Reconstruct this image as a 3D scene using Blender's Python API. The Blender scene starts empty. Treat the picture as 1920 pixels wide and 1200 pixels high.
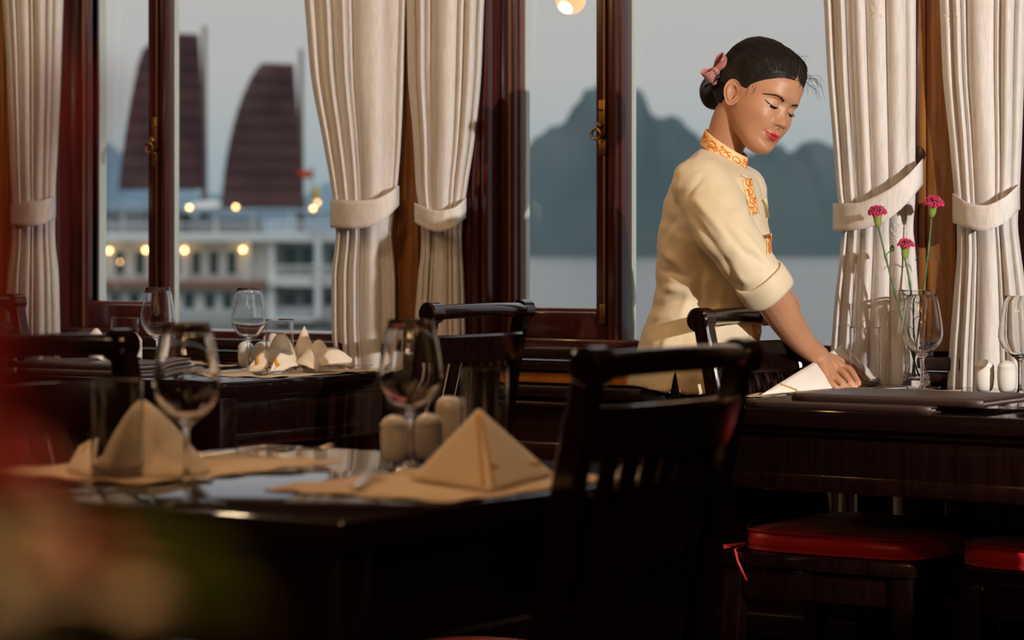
import bpy, bmesh, math, random
import numpy as np
from mathutils import Vector, Matrix, noise
from mathutils.bvhtree import BVHTree
random.seed(7)
PI = math.pi
sc = bpy.context.scene
COL = sc.collection

# ------------------------------------------------------------------ camera
TH = math.radians(34.0)          # the room is seen at an angle: window wall along X, camera turned 34 degrees
FPX, HY, CZ = 4700.0, 468.0, 1.046
RV = Vector((math.cos(TH), math.sin(TH), 0)); FV = Vector((-math.sin(TH), math.cos(TH), 0)); CAM = Vector((0, 0, CZ))
cam = bpy.data.cameras.new('camera'); camo = bpy.data.objects.new('camera', cam); COL.objects.link(camo)
camo.location = CAM; camo.rotation_euler = (PI/2, 0, TH)
cam.sensor_width = 36; cam.lens = FPX/1920*36
cam.shift_y = -(600-HY)/1920
cam.clip_start = 0.05; cam.clip_end = 20000
cam.dof.use_dof = True; cam.dof.focus_distance = 5.25; cam.dof.aperture_fstop = 4.4; cam.dof.aperture_blades = 0
sc.camera = camo

# ------------------------------------------------------------------ colour management / world / lights
vs = sc.view_settings
sc.display_settings.display_device = 'sRGB'
vs.view_transform = 'Standard'; vs.look = 'None'; vs.exposure = 0.0; vs.gamma = 1.0; vs.use_curve_mapping = False
cy = sc.cycles
cy.use_denoising = True; cy.max_bounces = 14; cy.transparent_max_bounces = 24; cy.transmission_bounces = 14; cy.glossy_bounces = 6
cy.sample_clamp_indirect = 4.0; cy.caustics_reflective = False; cy.caustics_refractive = True

def lin(r, g, b):
    f = lambda c: (c/255/12.92) if c/255 <= .04045 else ((c/255+.055)/1.055)**2.4
    return (f(r), f(g), f(b), 1)

w = bpy.data.worlds.new('dusk_sky'); sc.world = w; w.use_nodes = True
nt = w.node_tree; nt.nodes.clear()
out = nt.nodes.new('ShaderNodeOutputWorld'); bg = nt.nodes.new('ShaderNodeBackground')
tc = nt.nodes.new('ShaderNodeTexCoord'); sx = nt.nodes.new('ShaderNodeSeparateXYZ'); rp = nt.nodes.new('ShaderNodeValToRGB')
nt.links.new(tc.outputs['Generated'], sx.inputs[0]); nt.links.new(sx.outputs['Z'], rp.inputs[0])
nt.links.new(rp.outputs[0], bg.inputs[0]); nt.links.new(bg.outputs[0], out.inputs[0])
st = [(0.0, lin(146, 160, 166)), (.030, lin(155, 170, 175)), (.052, lin(172, 177, 178)), (.07, lin(180, 180, 179)), (.1, lin(184, 182, 180)), (.3, lin(202, 204, 210)), (.8, lin(250, 252, 255))]
cr = rp.color_ramp
cr.elements[0].position = st[0][0]; cr.elements[0].color = st[0][1]
cr.elements[1].position = st[-1][0]; cr.elements[1].color = st[-1][1]
for p, c in st[1:-1]:
    e = cr.elements.new(p); e.color = c
bg.inputs[1].default_value = 1.08

def P(x, y, d):                    # photograph pixel at camera depth d -> world
    return CAM + FV*d + RV*((x-960)/FPX*d) + Vector((0, 0, -(y-HY)/FPX*d))
def Pz(x, y, z):                   # ... on the horizontal plane z
    return P(x, y, (CZ-z)*FPX/(y-HY))
def PY(x, y, Y):                   # ... on the plane parallel to the window wall
    tx = (x-960)/FPX
    return P(x, y, Y/(tx*math.sin(TH)+math.cos(TH)))
def UX(x, Y): return PY(x, HY, Y).x
def YU(x, u):                      # depth at which the sight line of column x meets a face at X = u
    tx = (x-960)/FPX; return u*(tx*math.sin(TH)+math.cos(TH))/(tx*math.cos(TH)-math.sin(TH))

def lamp(name, kind, loc, power, color, **k):
    l = bpy.data.lights.new(name, kind); l.energy = power; l.color = color[:3]
    for a, v in k.items(): setattr(l, a, v)
    o = bpy.data.objects.new(name, l); COL.objects.link(o); o.location = loc
    return o
def aim(o, target):
    o.rotation_euler = (Vector(target)-o.location).to_track_quat('-Z', 'Y').to_euler()
# unseen key light placed from its shadows, high on the right, pointing at the window tables
KEY = Vector((1.4, 2.72, 1.74))
key = lamp('spot_light', 'SPOT', KEY, 800, (1.0, .93, .85), spot_size=math.radians(28.5), spot_blend=.13, shadow_soft_size=.025)
aim(key, Vector((-2.9, 4.95, 1.22)))

# ------------------------------------------------------------------ helpers
def nodes_of(m):
    m.use_nodes = True
    nt = m.node_tree
    return nt, nt.nodes['Principled BSDF']
def mat(name, col, rough=.5, metal=0, spec=.5, coat=0, sheen=0, bump=None, sss=0, emit=None, vary=None):
    m = bpy.data.materials.new(name); nt, b = nodes_of(m)
    b.inputs['Base Color'].default_value = col if len(col) == 4 else (*col, 1)
    b.inputs['Roughness'].default_value = rough; b.inputs['Metallic'].default_value = metal
    b.inputs['Specular IOR Level'].default_value = spec
    b.inputs['Coat Weight'].default_value = coat; b.inputs['Coat Roughness'].default_value = .08
    b.inputs['Sheen Weight'].default_value = sheen
    if sss:
        b.inputs['Subsurface Weight'].default_value = sss; b.inputs['Subsurface Radius'].default_value = (.012, .005, .003); b.inputs['Subsurface Scale'].default_value = .6
    if emit:
        b.inputs['Emission Color'].default_value = emit[0]; b.inputs['Emission Strength'].default_value = emit[1]
    if bump or vary:
        t = nt.nodes.new('ShaderNodeTexCoord'); mp = nt.nodes.new('ShaderNodeMapping'); nt.links.new(t.outputs['Object'], mp.inputs[0])
        n = nt.nodes.new('ShaderNodeTexNoise'); n.inputs['Detail'].default_value = 5
        nt.links.new(mp.outputs[0], n.inputs['Vector'])
        sca, strength, dist, stretch = bump if bump else (vary[2], 0, 0, (1, 1, 1))
        mp.inputs['Scale'].default_value = stretch; n.inputs['Scale'].default_value = sca
        if bump:
            bp = nt.nodes.new('ShaderNodeBump'); bp.inputs['Strength'].default_value = strength; bp.inputs['Distance'].default_value = dist
            nt.links.new(n.outputs['Fac'], bp.inputs['Height']); nt.links.new(bp.outputs[0], b.inputs['Normal'])
        if vary:
            r = nt.nodes.new('ShaderNodeValToRGB'); r.color_ramp.elements[0].color = vary[0]; r.color_ramp.elements[1].color = vary[1]
            r.color_ramp.elements[0].position = .35; r.color_ramp.elements[1].position = .65
            n2 = nt.nodes.new('ShaderNodeTexNoise'); n2.inputs['Scale'].default_value = vary[2]; n2.inputs['Detail'].default_value = 6
            nt.links.new(mp.outputs[0], n2.inputs['Vector'])
            nt.links.new(n2.outputs['Fac'], r.inputs[0]); nt.links.new(r.outputs[0], b.inputs['Base Color'])
    return m

M = {}
M['lacquer'] = mat('black_lacquered_wood', (.007, .0025, .0023), .16, spec=.45, coat=.3, vary=((.0048, .0018, .0016, 1), (.0105, .0033, .0028, 1), 3), bump=(3, .05, .01, (30, 30, 2)))
M['tabletop'] = mat('black_lacquer_top', (.008, .0032, .003), .07, spec=.5)
M['mahogany'] = mat('mahogany_varnish', (.05, .010, .009), .28, coat=.5, vary=((.036, .0075, .0065, 1), (.066, .014, .012, 1), 4), bump=(4, .08, .01, (30, 30, 1)))
M['darkwood'] = mat('dark_stained_wood', (.02, .007, .005), .3, coat=.3, vary=((.013, .005, .004, 1), (.03, .010, .007, 1), 4))
M['bead'] = mat('brown_bead_wood', (.12, .042, .022), .35, coat=.3)
M['honey'] = mat('honey_wood', (.28, .11, .026), .4, coat=.25, vary=((.19, .07, .016, 1), (.34, .14, .036, 1), 5), bump=(4, .15, .01, (20, 20, 1)))
M['amber'] = mat('amber_wood_strip', (.50, .18, .03), .35, coat=.3)
M['whitepaint'] = mat('white_exterior_paint', (.62, .66, .60), .5, bump=(40, .2, .003, (1, 1, .2)))
M['floor'] = mat('floor_boards', (.03, .011, .007), .3, coat=.2, vary=((.02, .008, .005, 1), (.045, .016, .01, 1), 3), bump=(3, .1, .01, (1, 12, 1)))
M['ceiling'] = mat('ceiling_wood', (.05, .022, .012), .5)
M['wallwood'] = mat('panelled_wood_wall', (.035, .013, .009), .4)
M['brass'] = mat('aged_brass', (.26, .13, .04), .4, metal=.9)
M['steel'] = mat('polished_steel', (.62, .6, .57), .18, metal=1)
M['porcelain'] = mat('white_porcelain', (.80, .77, .73), .15, coat=.4)
M['hole'] = mat('dark_hole', (.02, .02, .02), .6)
M['napkin'] = mat('cream_napkin_cloth', (.80, .70, .57), .85, sheen=.3, bump=(500, .15, .001, (1, 1, 1)))
M['napkinwhite'] = mat('white_napkin_cloth', (.84, .80, .74), .85, sheen=.3, bump=(500, .15, .001, (1, 1, 1)))
M['stripe'] = mat('golden_stitch', (.62, .30, .04), .55)
M['placemat'] = mat('cream_placemat_cloth', (.72, .58, .42), .85, bump=(300, .3, .001, (1, 1, 1)))
M['leather'] = mat('dark_brown_leather', (.032, .016, .014), .42, spec=.5, bump=(160, .3, .002, (1, 1, 1)))
M['pages'] = mat('menu_pages', (.30, .26, .22), .8)
M['red'] = mat('red_satin', (.55, .012, .018), .38, sheen=.2, bump=(25, .25, .01, (1, 1, 1)))
M['redribbon'] = mat('red_ribbon', (.6, .02, .02), .5)

def cloth_mat(name, col, trans=.28, scale=(1, 1, .12), nsc=220, st=.25, vary=.04):
    m = bpy.data.materials.new(name); nt, b = nodes_of(m)
    b.inputs['Roughness'].default_value = .9; b.inputs['Sheen Weight'].default_value = .25
    t = nt.nodes.new('ShaderNodeTexCoord'); mp = nt.nodes.new('ShaderNodeMapping'); mp.inputs['Scale'].default_value = scale
    n = nt.nodes.new('ShaderNodeTexNoise'); n.inputs['Scale'].default_value = nsc; n.inputs['Detail'].default_value = 4
    nt.links.new(t.outputs['Object'], mp.inputs[0]); nt.links.new(mp.outputs[0], n.inputs['Vector'])
    bp = nt.nodes.new('ShaderNodeBump'); bp.inputs['Strength'].default_value = st; bp.inputs['Distance'].default_value = .001
    nt.links.new(n.outputs['Fac'], bp.inputs['Height']); nt.links.new(bp.outputs[0], b.inputs['Normal'])
    r = nt.nodes.new('ShaderNodeValToRGB')
    r.color_ramp.elements[0].color = (*[c*(1-vary*3) for c in col], 1); r.color_ramp.elements[1].color = (*[min(1, c*(1+vary)) for c in col], 1)
    r.color_ramp.elements[0].position = .3; r.color_ramp.elements[1].position = .6
    nt.links.new(n.outputs['Fac'], r.inputs[0]); nt.links.new(r.outputs[0], b.inputs['Base Color'])
    tr = nt.nodes.new('ShaderNodeBsdfTranslucent'); tr.inputs[0].default_value = (*col, 1)
    mx = nt.nodes.new('ShaderNodeMixShader'); mx.inputs[0].default_value = trans
    nt.links.new(b.outputs[0], mx.inputs[1]); nt.links.new(tr.outputs[0], mx.inputs[2])
    nt.links.new(mx.outputs[0], nt.nodes['Material Output'].inputs[0])
    return m
M['curtain'] = cloth_mat('white_linen_curtain', (.75, .72, .70), .12)
M['band'] = cloth_mat('white_linen_band', (.77, .735, .71), .04)
M['thread'] = mat('cream_thread', (.85, .80, .72), .7)

def glass_mat(name, tint=(1, 1, 1), ior=1.5, rough=0):
    m = bpy.data.materials.new(name); m.use_nodes = True; nt = m.node_tree; nt.nodes.clear()
    o = nt.nodes.new('ShaderNodeOutputMaterial'); g = nt.nodes.new('ShaderNodeBsdfGlass')
    g.inputs['Color'].default_value = (*tint, 1); g.inputs['IOR'].default_value = ior; g.inputs['Roughness'].default_value = rough
    nt.links.new(g.outputs[0], o.inputs[0])
    return m
M['glass'] = glass_mat('clear_glass', (1, 1, 1))
def thin_mat(name, tint, lo, hi, edge):     # thin wall of clear glass: light goes straight through, more mirror at a glancing angle
    m = bpy.data.materials.new(name); m.use_nodes = True; nt = m.node_tree; nt.nodes.clear()
    o = nt.nodes.new('ShaderNodeOutputMaterial'); g = nt.nodes.new('ShaderNodeBsdfGlossy'); g.inputs['Roughness'].default_value = .02
    tr = nt.nodes.new('ShaderNodeBsdfTransparent'); lw = nt.nodes.new('ShaderNodeLayerWeight'); lw.inputs[0].default_value = .5
    r = nt.nodes.new('ShaderNodeValToRGB'); r.color_ramp.elements[0].color = (*tint, 1); r.color_ramp.elements[0].position = .5; r.color_ramp.elements[1].color = (*edge, 1)
    pw = nt.nodes.new('ShaderNodeMath'); pw.operation = 'POWER'; pw.inputs[1].default_value = 4.0
    mr = nt.nodes.new('ShaderNodeMapRange'); mr.inputs['To Min'].default_value = lo; mr.inputs['To Max'].default_value = hi
    mx = nt.nodes.new('ShaderNodeMixShader')
    nt.links.new(lw.outputs['Facing'], pw.inputs[0]); nt.links.new(pw.outputs[0], mr.inputs['Value']); nt.links.new(mr.outputs[0], mx.inputs[0])
    nt.links.new(lw.outputs['Facing'], r.inputs[0]); nt.links.new(r.outputs[0], tr.inputs[0])
    nt.links.new(tr.outputs[0], mx.inputs[1]); nt.links.new(g.outputs[0], mx.inputs[2]); nt.links.new(mx.outputs[0], o.inputs[0])
    return m
M['thinglass'] = thin_mat('thin_clear_glass', (.97, .97, .97), .055, .75, (.45, .44, .43))
M['pane'] = thin_mat('window_glass', (.985, .99, .99), .03, .7, (.95, .96, .96))

def spline(xs, ys, q):             # smooth monotone-ish interpolation (finite-difference Hermite)
    xs = np.asarray(xs, float); ys = np.asarray(ys, float); q = np.atleast_1d(np.asarray(q, float))
    d = np.diff(ys)/np.diff(xs); m = np.empty_like(ys); m[0], m[-1] = d[0], d[-1]
    for i in range(1, len(xs)-1):
        m[i] = 0 if d[i-1]*d[i] <= 0 else 2*d[i-1]*d[i]/(d[i-1]+d[i])
    i = np.clip(np.searchsorted(xs, q)-1, 0, len(xs)-2); h = xs[i+1]-xs[i]; t = np.clip((q-xs[i])/h, 0, 1)
    return (2*t**3-3*t**2+1)*ys[i]+(t**3-2*t**2+t)*h*m[i]+(-2*t**3+3*t**2)*ys[i+1]+(t**3-t**2)*h*m[i+1]
def catmull(pts, n):               # resample a polyline smoothly
    pts = [Vector(p) for p in pts]
    k = len(pts); a = [0.0]
    for i in range(1, k): a.append(a[-1]+max(1e-6, (pts[i]-pts[i-1]).length))
    q = np.linspace(0, a[-1], n)
    def nat(ys):
        ys = np.array(ys); m = np.gradient(ys, a) if k > 2 else np.array([(ys[1]-ys[0])/a[1]]*2)
        A = np.array(a); i = np.clip(np.searchsorted(A, q)-1, 0, k-2); h = A[i+1]-A[i]; t = (q-A[i])/h
        return (2*t**3-3*t**2+1)*ys[i]+(t**3-2*t**2+t)*h*m[i]+(-2*t**3+3*t**2)*ys[i+1]+(t**3-t**2)*h*m[i+1]
    c = [nat([p[j] for p in pts]) for j in range(3)]
    return [Vector(v) for v in zip(*c)]

class MB:
    def __init__(s): s.v = []; s.f = []; s.mi = []
    def add(s, vs, fs, mi=0):
        n = len(s.v); s.v += [tuple(v) for v in vs]; s.f += [tuple(i+n for i in f) for f in fs]; s.mi += [mi]*len(fs); return s
    def box(s, c, d, rz=0, bevel=0, rot=None, mi=0, seg=2):
        bm = bmesh.new(); bmesh.ops.create_cube(bm, size=1)
        for v in bm.verts: v.co = Vector((v.co.x*d[0], v.co.y*d[1], v.co.z*d[2]))
        if bevel: bmesh.ops.bevel(bm, geom=bm.edges[:], offset=min(bevel, min(d)*.45), segments=seg, profile=.5, affect='EDGES')
        R = rot if rot is not None else Matrix.Rotation(rz, 3, 'Z')
        bm.verts.index_update()
        s.add([R @ v.co + Vector(c) for v in bm.verts], [[v.index for v in f.verts] for f in bm.faces], mi); bm.free(); return s
    def bar(s, a, b, w, t, up=(0, 0, 1), bevel=0, mi=0):   # rectangular bar from a to b
        a, b = Vector(a), Vector(b); z = (b-a).normalized(); x = Vector(up).cross(z)
        if x.length < 1e-4: x = Vector((1, 0, 0))
        x.normalize(); y = z.cross(x); R = Matrix((x, y, z)).transposed()
        return s.box((a+b)/2, (w, t, (b-a).length), rot=R, bevel=bevel, mi=mi)
    def tube(s, path, rad, n=10, cap=True, mi=0, flat=None):
        path = [Vector(p) for p in path]; k = len(path)
        if not hasattr(rad, '__len__'): rad = [rad]*k
        T = [(path[min(i+1, k-1)]-path[max(i-1, 0)]).normalized() for i in range(k)]
        ref = Vector((0, 0, 1)) if abs(T[0].z) < .9 else Vector((1, 0, 0))
        x = (ref-T[0]*ref.dot(T[0])).normalized(); vs = []
        for i in range(k):
            x = (x-T[i]*x.dot(T[i])).normalized(); y = T[i].cross(x)
            r = rad[i]; r1, r2 = (r if hasattr(r, '__len__') else (r, r*(flat or 1)))
            for j in range(n):
                an = 2*PI*j/n; vs.append(path[i]+x*(math.cos(an)*r1)+y*(math.sin(an)*r2))
        fs = [(i*n+j, i*n+(j+1) % n, (i+1)*n+(j+1) % n, (i+1)*n+j) for i in range(k-1) for j in range(n)]
        if cap: fs += [tuple(range(n))[::-1], tuple((k-1)*n+j for j in range(n))]
        return s.add(vs, fs, mi)
    def lathe(s, prof, n=32, o=(0, 0, 0), mi=0, axis=None):
        vs, fs = [], []; o = Vector(o)
        R = Vector((0, 0, 1)).rotation_difference(Vector(axis)).to_matrix() if axis is not None else Matrix.Identity(3)
        idx = []
        for r, z in prof:
            if r < 1e-6: idx.append([len(vs)]*n); vs.append(o+R @ Vector((0, 0, z)))
            else:
                idx.append(list(range(len(vs), len(vs)+n)))
                vs += [o+R @ Vector((r*math.cos(2*PI*j/n), r*math.sin(2*PI*j/n), z)) for j in range(n)]
        for a, b in zip(idx[:-1], idx[1:]):
            for j in range(n):
                q = [a[j], a[(j+1) % n], b[(j+1) % n], b[j]]; q = [x for i, x in enumerate(q) if x not in q[:i]]
                if len(q) > 2: fs.append(q)
        return s.add(vs, fs, mi)
    def grid(s, rows, close=False, mi=0, cap=False):
        n = len(rows[0]); vs = [p for r in rows for p in r]; m = n if close else n-1
        fs = [(i*n+j, i*n+(j+1) % n, (i+1)*n+(j+1) % n, (i+1)*n+j) for i in range(len(rows)-1) for j in range(m)]
        if cap: fs += [tuple(range(n))[::-1], tuple((len(rows)-1)*n+j for j in range(n))]
        return s.add(vs, fs, mi)
    def ball(s, c, r, n=16, m=10, mi=0, R=None):
        r = r if hasattr(r, '__len__') else (r, r, r); vs = []; c = Vector(c); R = R or Matrix.Identity(3)
        vs.append(c+R @ Vector((0, 0, r[2])))
        for i in range(1, m):
            a = PI*i/m
            vs += [c+R @ Vector((r[0]*math.sin(a)*math.cos(2*PI*j/n), r[1]*math.sin(a)*math.sin(2*PI*j/n), r[2]*math.cos(a))) for j in range(n)]
        vs.append(c-R @ Vector((0, 0, r[2]))); fs = [(0, 1+j, 1+(j+1) % n) for j in range(n)]
        for i in range(m-2):
            fs += [(1+i*n+j, 1+(i+1)*n+j, 1+(i+1)*n+(j+1) % n, 1+i*n+(j+1) % n) for j in range(n)]
        L = len(vs)-1; fs += [(L, 1+(m-2)*n+(j+1) % n, 1+(m-2)*n+j) for j in range(n)]
        return s.add(vs, fs, mi)
    def build(s, name, mats, parent=None, world=False, smooth=40, solid=0, subsurf=0, recalc=True):
        me = bpy.data.meshes.new(name)
        off = Vector(parent.location) if (world and parent) else Vector((0, 0, 0))
        if world and parent:
            p = parent
            while p.parent: p = p.parent; off = off+Vector(p.location)
        me.from_pydata([tuple(Vector(v)-off) for v in s.v], [], s.f)
        for m in (mats if isinstance(mats, (list, tuple)) else [mats]): me.materials.append(M[m] if isinstance(m, str) else m)
        if any(s.mi): me.polygons.foreach_set('material_index', s.mi)
        if recalc:
            bm = bmesh.new(); bm.from_mesh(me); bmesh.ops.recalc_face_normals(bm, faces=bm.faces[:]); bm.to_mesh(me); bm.free()
        me.update()
        o = bpy.data.objects.new(name, me); COL.objects.link(o)
        if parent: o.parent = parent
        if solid:
            md = o.modifiers.new('thickness', 'SOLIDIFY'); md.thickness = solid; md.offset = 0
        if subsurf:
            md = o.modifiers.new('smooth', 'SUBSURF'); md.levels = subsurf; md.render_levels = subsurf
        if smooth is not None:
            me.polygons.foreach_set('use_smooth', [True]*len(me.polygons))
            if smooth < 180: me.set_sharp_from_angle(angle=math.radians(smooth))
        return o

def tag(o, label, cat, group=None):
    o['label'] = label; o['category'] = cat
    if group: o['group'] = group
    return o
def thing(name, label, cat, loc=(0, 0, 0), rz=0, group=None):
    o = bpy.data.objects.new(name, None); COL.objects.link(o); o.location = loc; o.rotation_euler = (0, 0, rz); o.empty_display_size = .05
    return tag(o, label, cat, group)
def struct(o): o['kind'] = 'structure'; return o
def sempty(name, loc=(0, 0, 0)):
    o = bpy.data.objects.new(name, None); COL.objects.link(o); o.location = loc; o['kind'] = 'structure'; return o
def dup(root, loc, rz=None, label=None, group=None, skip=()):
    r = root.copy(); COL.objects.link(r); r.location = loc
    if rz is not None: r.rotation_euler = (0, 0, rz)
    if label: r['label'] = label
    if group: r['group'] = group
    for ch in root.children:
        if ch.name.split('.')[0] in skip: continue
        c = ch.copy(); COL.objects.link(c); c.parent = r
        for g in ch.children:
            d = g.copy(); COL.objects.link(d); d.parent = c
    return r
# ------------------------------------------------------------------ the room shell
WY = 5.15                              # inner face of the window wall
X0, X1, Y0, ZC = -8.5, 2.6, -2.4, 2.55
struct(MB().box(((X0+X1)/2, (Y0+WY)/2+.1, -.05), (X1-X0+.4, WY-Y0+.6, .1)).build('floor', 'floor'))
struct(MB().box(((X0+X1)/2, (Y0+WY)/2+.1, ZC+.05), (X1-X0+.4, WY-Y0+.6, .1)).build('ceiling', 'ceiling'))
struct(MB().box((X0-.05, (Y0+WY)/2, ZC/2), (.1, WY-Y0+.4, ZC)).build('wall_left', 'wallwood'))
struct(MB().box((X1+.05, (Y0+WY)/2, ZC/2), (.1, WY-Y0+.4, ZC)).build('wall_right', 'wallwood'))
struct(MB().box(((X0+X1)/2, Y0-.05, ZC/2), (X1-X0, .1, ZC)).build('wall_front', 'wallwood'))
SILL, HEAD = .80, 2.2
b = MB()
b.box(((X0+X1)/2, WY+.07, SILL/2-.02), (X1-X0, .14, SILL-.04))
b.box(((X0+X1)/2, WY+.07, (HEAD+ZC)/2), (X1-X0, .14, ZC-HEAD))
pil = [UX(5, WY)-.02, UX(758, WY), UX(1749, WY)]
SP = pil[2]-pil[1]
lo, hi = pil[1]-3.2*SP, pil[1]+2.5*SP
struct(b.build('wall_back', 'darkwood'))
# mouldings under the sill, and the amber strip
b = MB()
for z, d, h in ((.795, .075, .03), (.765, .06, .022), (.70, .035, .03), (.668, .03, .014)):
    b.box(((X0+X1)/2, WY-d/2, z), (X1-X0-.02, d, h), bevel=.006)
for k in range(-3, 6):
    x = pil[1]+(k+.5)*SP
    if X0+.8 < x < X1-.8:
        b.box((x, WY-.012, .55), (SP-.25, .024, .05), bevel=.006); b.box((x, WY-.012, .18), (SP-.25, .024, .05), bevel=.006)
        for sx_ in (-1, 1): b.box((x+sx_*(SP/2-.15), WY-.012, .365), (.05, .024, .42), bevel=.006)
struct(b.build('trim_1', 'darkwood'))
struct(MB().box(((X0+X1)/2, WY-.02, .7335), (X1-X0-.02, .04, .026), bevel=.006).build('trim_2', 'amber'))
struct(MB().box(((X0+X1)/2, WY-.012, .06), (X1-X0-.02, .024, .12), bevel=.006).build('baseboard_back', 'darkwood'))
# honey coloured pilasters between the bays
n = 3
for k in range(-1, 3):
    x = pil[1]+k*SP
    b = MB(); b.box((x, WY-.012, (SILL+HEAD)/2+.02), (.16, .03, HEAD-SILL), bevel=.005)
    b.box((x-.036, WY-.03, (SILL+HEAD)/2+.02), (.068, .012, HEAD-SILL), bevel=.004); b.box((x+.036, WY-.03, (SILL+HEAD)/2+.02), (.068, .012, HEAD-SILL), bevel=.004)
    struct(b.build('trim_%d' % n, 'honey')); n += 1
    # bamboo like node marks burnt into the wood
# ------------------------------------------------------------------ windows
def window(no, pj0, pj1, pst, pbd, pw0, pw1, pr0, pm0, pm1, pm2, pm3, right_u):
    # photograph columns of: casing left/right, stile right, bead right, white left/right, right stile left, mullion left, front edge, back edge, white right
    root = sempty('window_%d' % no, (UX(pj0, WY), WY, SILL))
    uj0 = UX(pj0, WY-.03); uj1 = UX(pj1, WY-.02); ust = UX(pst, WY); ub = UX(pbd, WY+.02); uw = UX(pw0, WY+.05); Yw = YU(pw1, uw)
    us0 = UX(pr0, WY+.005); um0 = UX(pm0, WY-.02); um1 = UX(pm1, WY-.02); Ym = YU(pm2, um1); Yx = YU(pm3, um1)
    zt = HEAD; zm = (SILL+zt)/2; hh = zt-SILL
    b = MB()
    nr = 3; wj = (uj1-uj0)/nr
    for i in range(nr): b.box((uj0+wj*(i+.5), WY-.02, zm), (wj*.96, .07+.012*(i % 2), hh), bevel=.008)
    b.box(((um0+um1)/2, (WY-.02+Ym)/2, zm), (um1-um0, Ym-WY+.02, hh), bevel=.004)
    b.tube([((um0+um1)/2+.004, WY-.021, SILL+.01), ((um0+um1)/2+.004, WY-.021, zt)], .005, 8)
    b.box(((uj0+right_u)/2, WY+.03, SILL+.012), (right_u-uj0, .14, .036), bevel=.006)
    b.box(((uj0+right_u)/2, WY+.03, zt+.0), (right_u-uj0, .12, .08), bevel=.006)
    b.box((right_u+.03, WY+.0, zm), (.06, .12, hh), bevel=.008)
    b.build('window_frame', 'mahogany', root, world=True)
    b = MB(); zg = .894
    b.box(((uj1+ust)/2, WY+.025, zm+.02), (ust-uj1, .05, hh-.02), bevel=.004)
    b.box(((us0+um0)/2, WY+.02, zm+.02), (um0-us0, .03, hh-.02), bevel=.004)
    b.box(((ust+us0)/2, WY+.025, (SILL+.03+zg)/2), (us0-ust, .04, zg-SILL-.03), bevel=.004)
    b.box(((ust+us0)/2, WY+.025, zt-.06), (us0-ust, .04, .06), bevel=.004)
    b.build('casement_sash', 'mahogany', root, world=True)
    b = MB(); b.box(((ust+ub)/2, WY+.030, zm), (ub-ust, .02, hh-.02), bevel=.003); b.box((ust-.012, WY-.003, zm), (.008, .010, hh-.02), bevel=.003)
    b.box(((ub+us0)/2, WY+.030, zg+.004), (us0-ub, .02, .010), bevel=.003)
    b.build('glazing_bead', 'bead', root, world=True)
    b = MB(); b.box(((ub+us0)/2, WY+.045, (zg+zt)/2-.02), (us0-ub+.02, .004, zt-zg-.04)); b.build('glass_pane', 'pane', root, world=True, smooth=None)
    b = MB(); b.box(((um1+right_u)/2, Ym+.004, zm+.01), (right_u-um1, .004, hh-.05)); b.build('glass_pane', 'pane', root, world=True, smooth=None)
    b = MB(); b.box((uw-.03, (WY+.052+Yw)/2, zm), (.06, Yw-WY-.052, hh), bevel=.002)
    b.box((um1-.02, (Ym+Yx)/2+.001, zm+.02), (.04, max(.006, Yx-Ym), hh), bevel=.002)
    b.build('outer_frame', 'whitepaint', root, world=True)
    # espagnolette bolt with a ring on the casement stile
    uc = (us0+um0)/2; yb = WY-.002
    zc = CZ-(232-HY)/FPX*5.82
    b = MB(); b.tube([(uc+.004, yb, SILL+.1), (uc+.004, yb, zc-.05)], .004, 8); b.tube([(uc+.004, yb, zc+.05), (uc+.004, yb, zt-.08)], .004, 8)
    b.box((uc, yb-.002, zc+.025), (.02, .012, .09), bevel=.004); b.box((uc, yb-.002, zc-.045), (.022, .012, .04), bevel=.004)
    b.ball((uc-.002, yb-.012, zc+.008), .009, 12, 8); b.ball((uc-.004, yb-.01, zc+.045), .003, 8, 6); b.ball((uc+.004, yb-.01, zc+.045), .003, 8, 6)
    ring = [(uc-.006+.013*math.cos(a), yb-.022, zc-.014+.013*math.sin(a)) for a in np.linspace(0, 2*PI, 25)]
    b.tube(ring, .0034, 8, cap=False)
    b.box((uc, yb, SILL+.09), (.018, .012, .05), bevel=.004)
    bo = b.build('window_bolt', 'brass', root, world=True); bo['label'] = 'aged brass window bolt with a ring pull'
    return root
SPR = UX(1700, WY)
window(2, 878, 930, 964, 976, 985, 994, 1117, 1140, 1166, 1186, 1193, UX(1690, WY))
window(1, 104, 122, 164, 172, 178, 200, 277, 303, 316, 328, 336, UX(700, WY))
# solid wall where no window shows
b = MB()
for x0, x1 in ((X0, UX(104, WY)), (UX(700, WY)+.06, UX(878, WY-.03)), (SPR+.06, X1)):
    b.box(((x0+x1)/2, WY+.075, (SILL+HEAD)/2), (x1-x0, .13, HEAD-SILL+.02))
struct(b.build('wall_back', 'darkwood'))
# ------------------------------------------------------------------ outdoors
SEA = -3.6
def sea_mat():
    m = bpy.data.materials.new('sea_water'); nt, b = nodes_of(m)
    b.inputs['Base Color'].default_value = (.05, .07, .07, 1); b.inputs['Roughness'].default_value = .22
    t = nt.nodes.new('ShaderNodeTexCoord'); n = nt.nodes.new('ShaderNodeTexNoise'); n.inputs['Scale'].default_value = .35; n.inputs['Detail'].default_value = 6
    nt.links.new(t.outputs['Object'], n.inputs['Vector'])
    bp = nt.nodes.new('ShaderNodeBump'); bp.inputs['Strength'].default_value = .6; bp.inputs['Distance'].default_value = .5
    nt.links.new(n.outputs['Fac'], bp.inputs['Height']); nt.links.new(bp.outputs[0], b.inputs['Normal']); return m
M['sea'] = sea_mat()
struct(MB().add([(-9000, 30, SEA), (9000, 30, SEA), (9000, 9000, SEA), (-9000, 9000, SEA)], [(0, 1, 2, 3)]).build('sea', 'sea', smooth=None))
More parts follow.
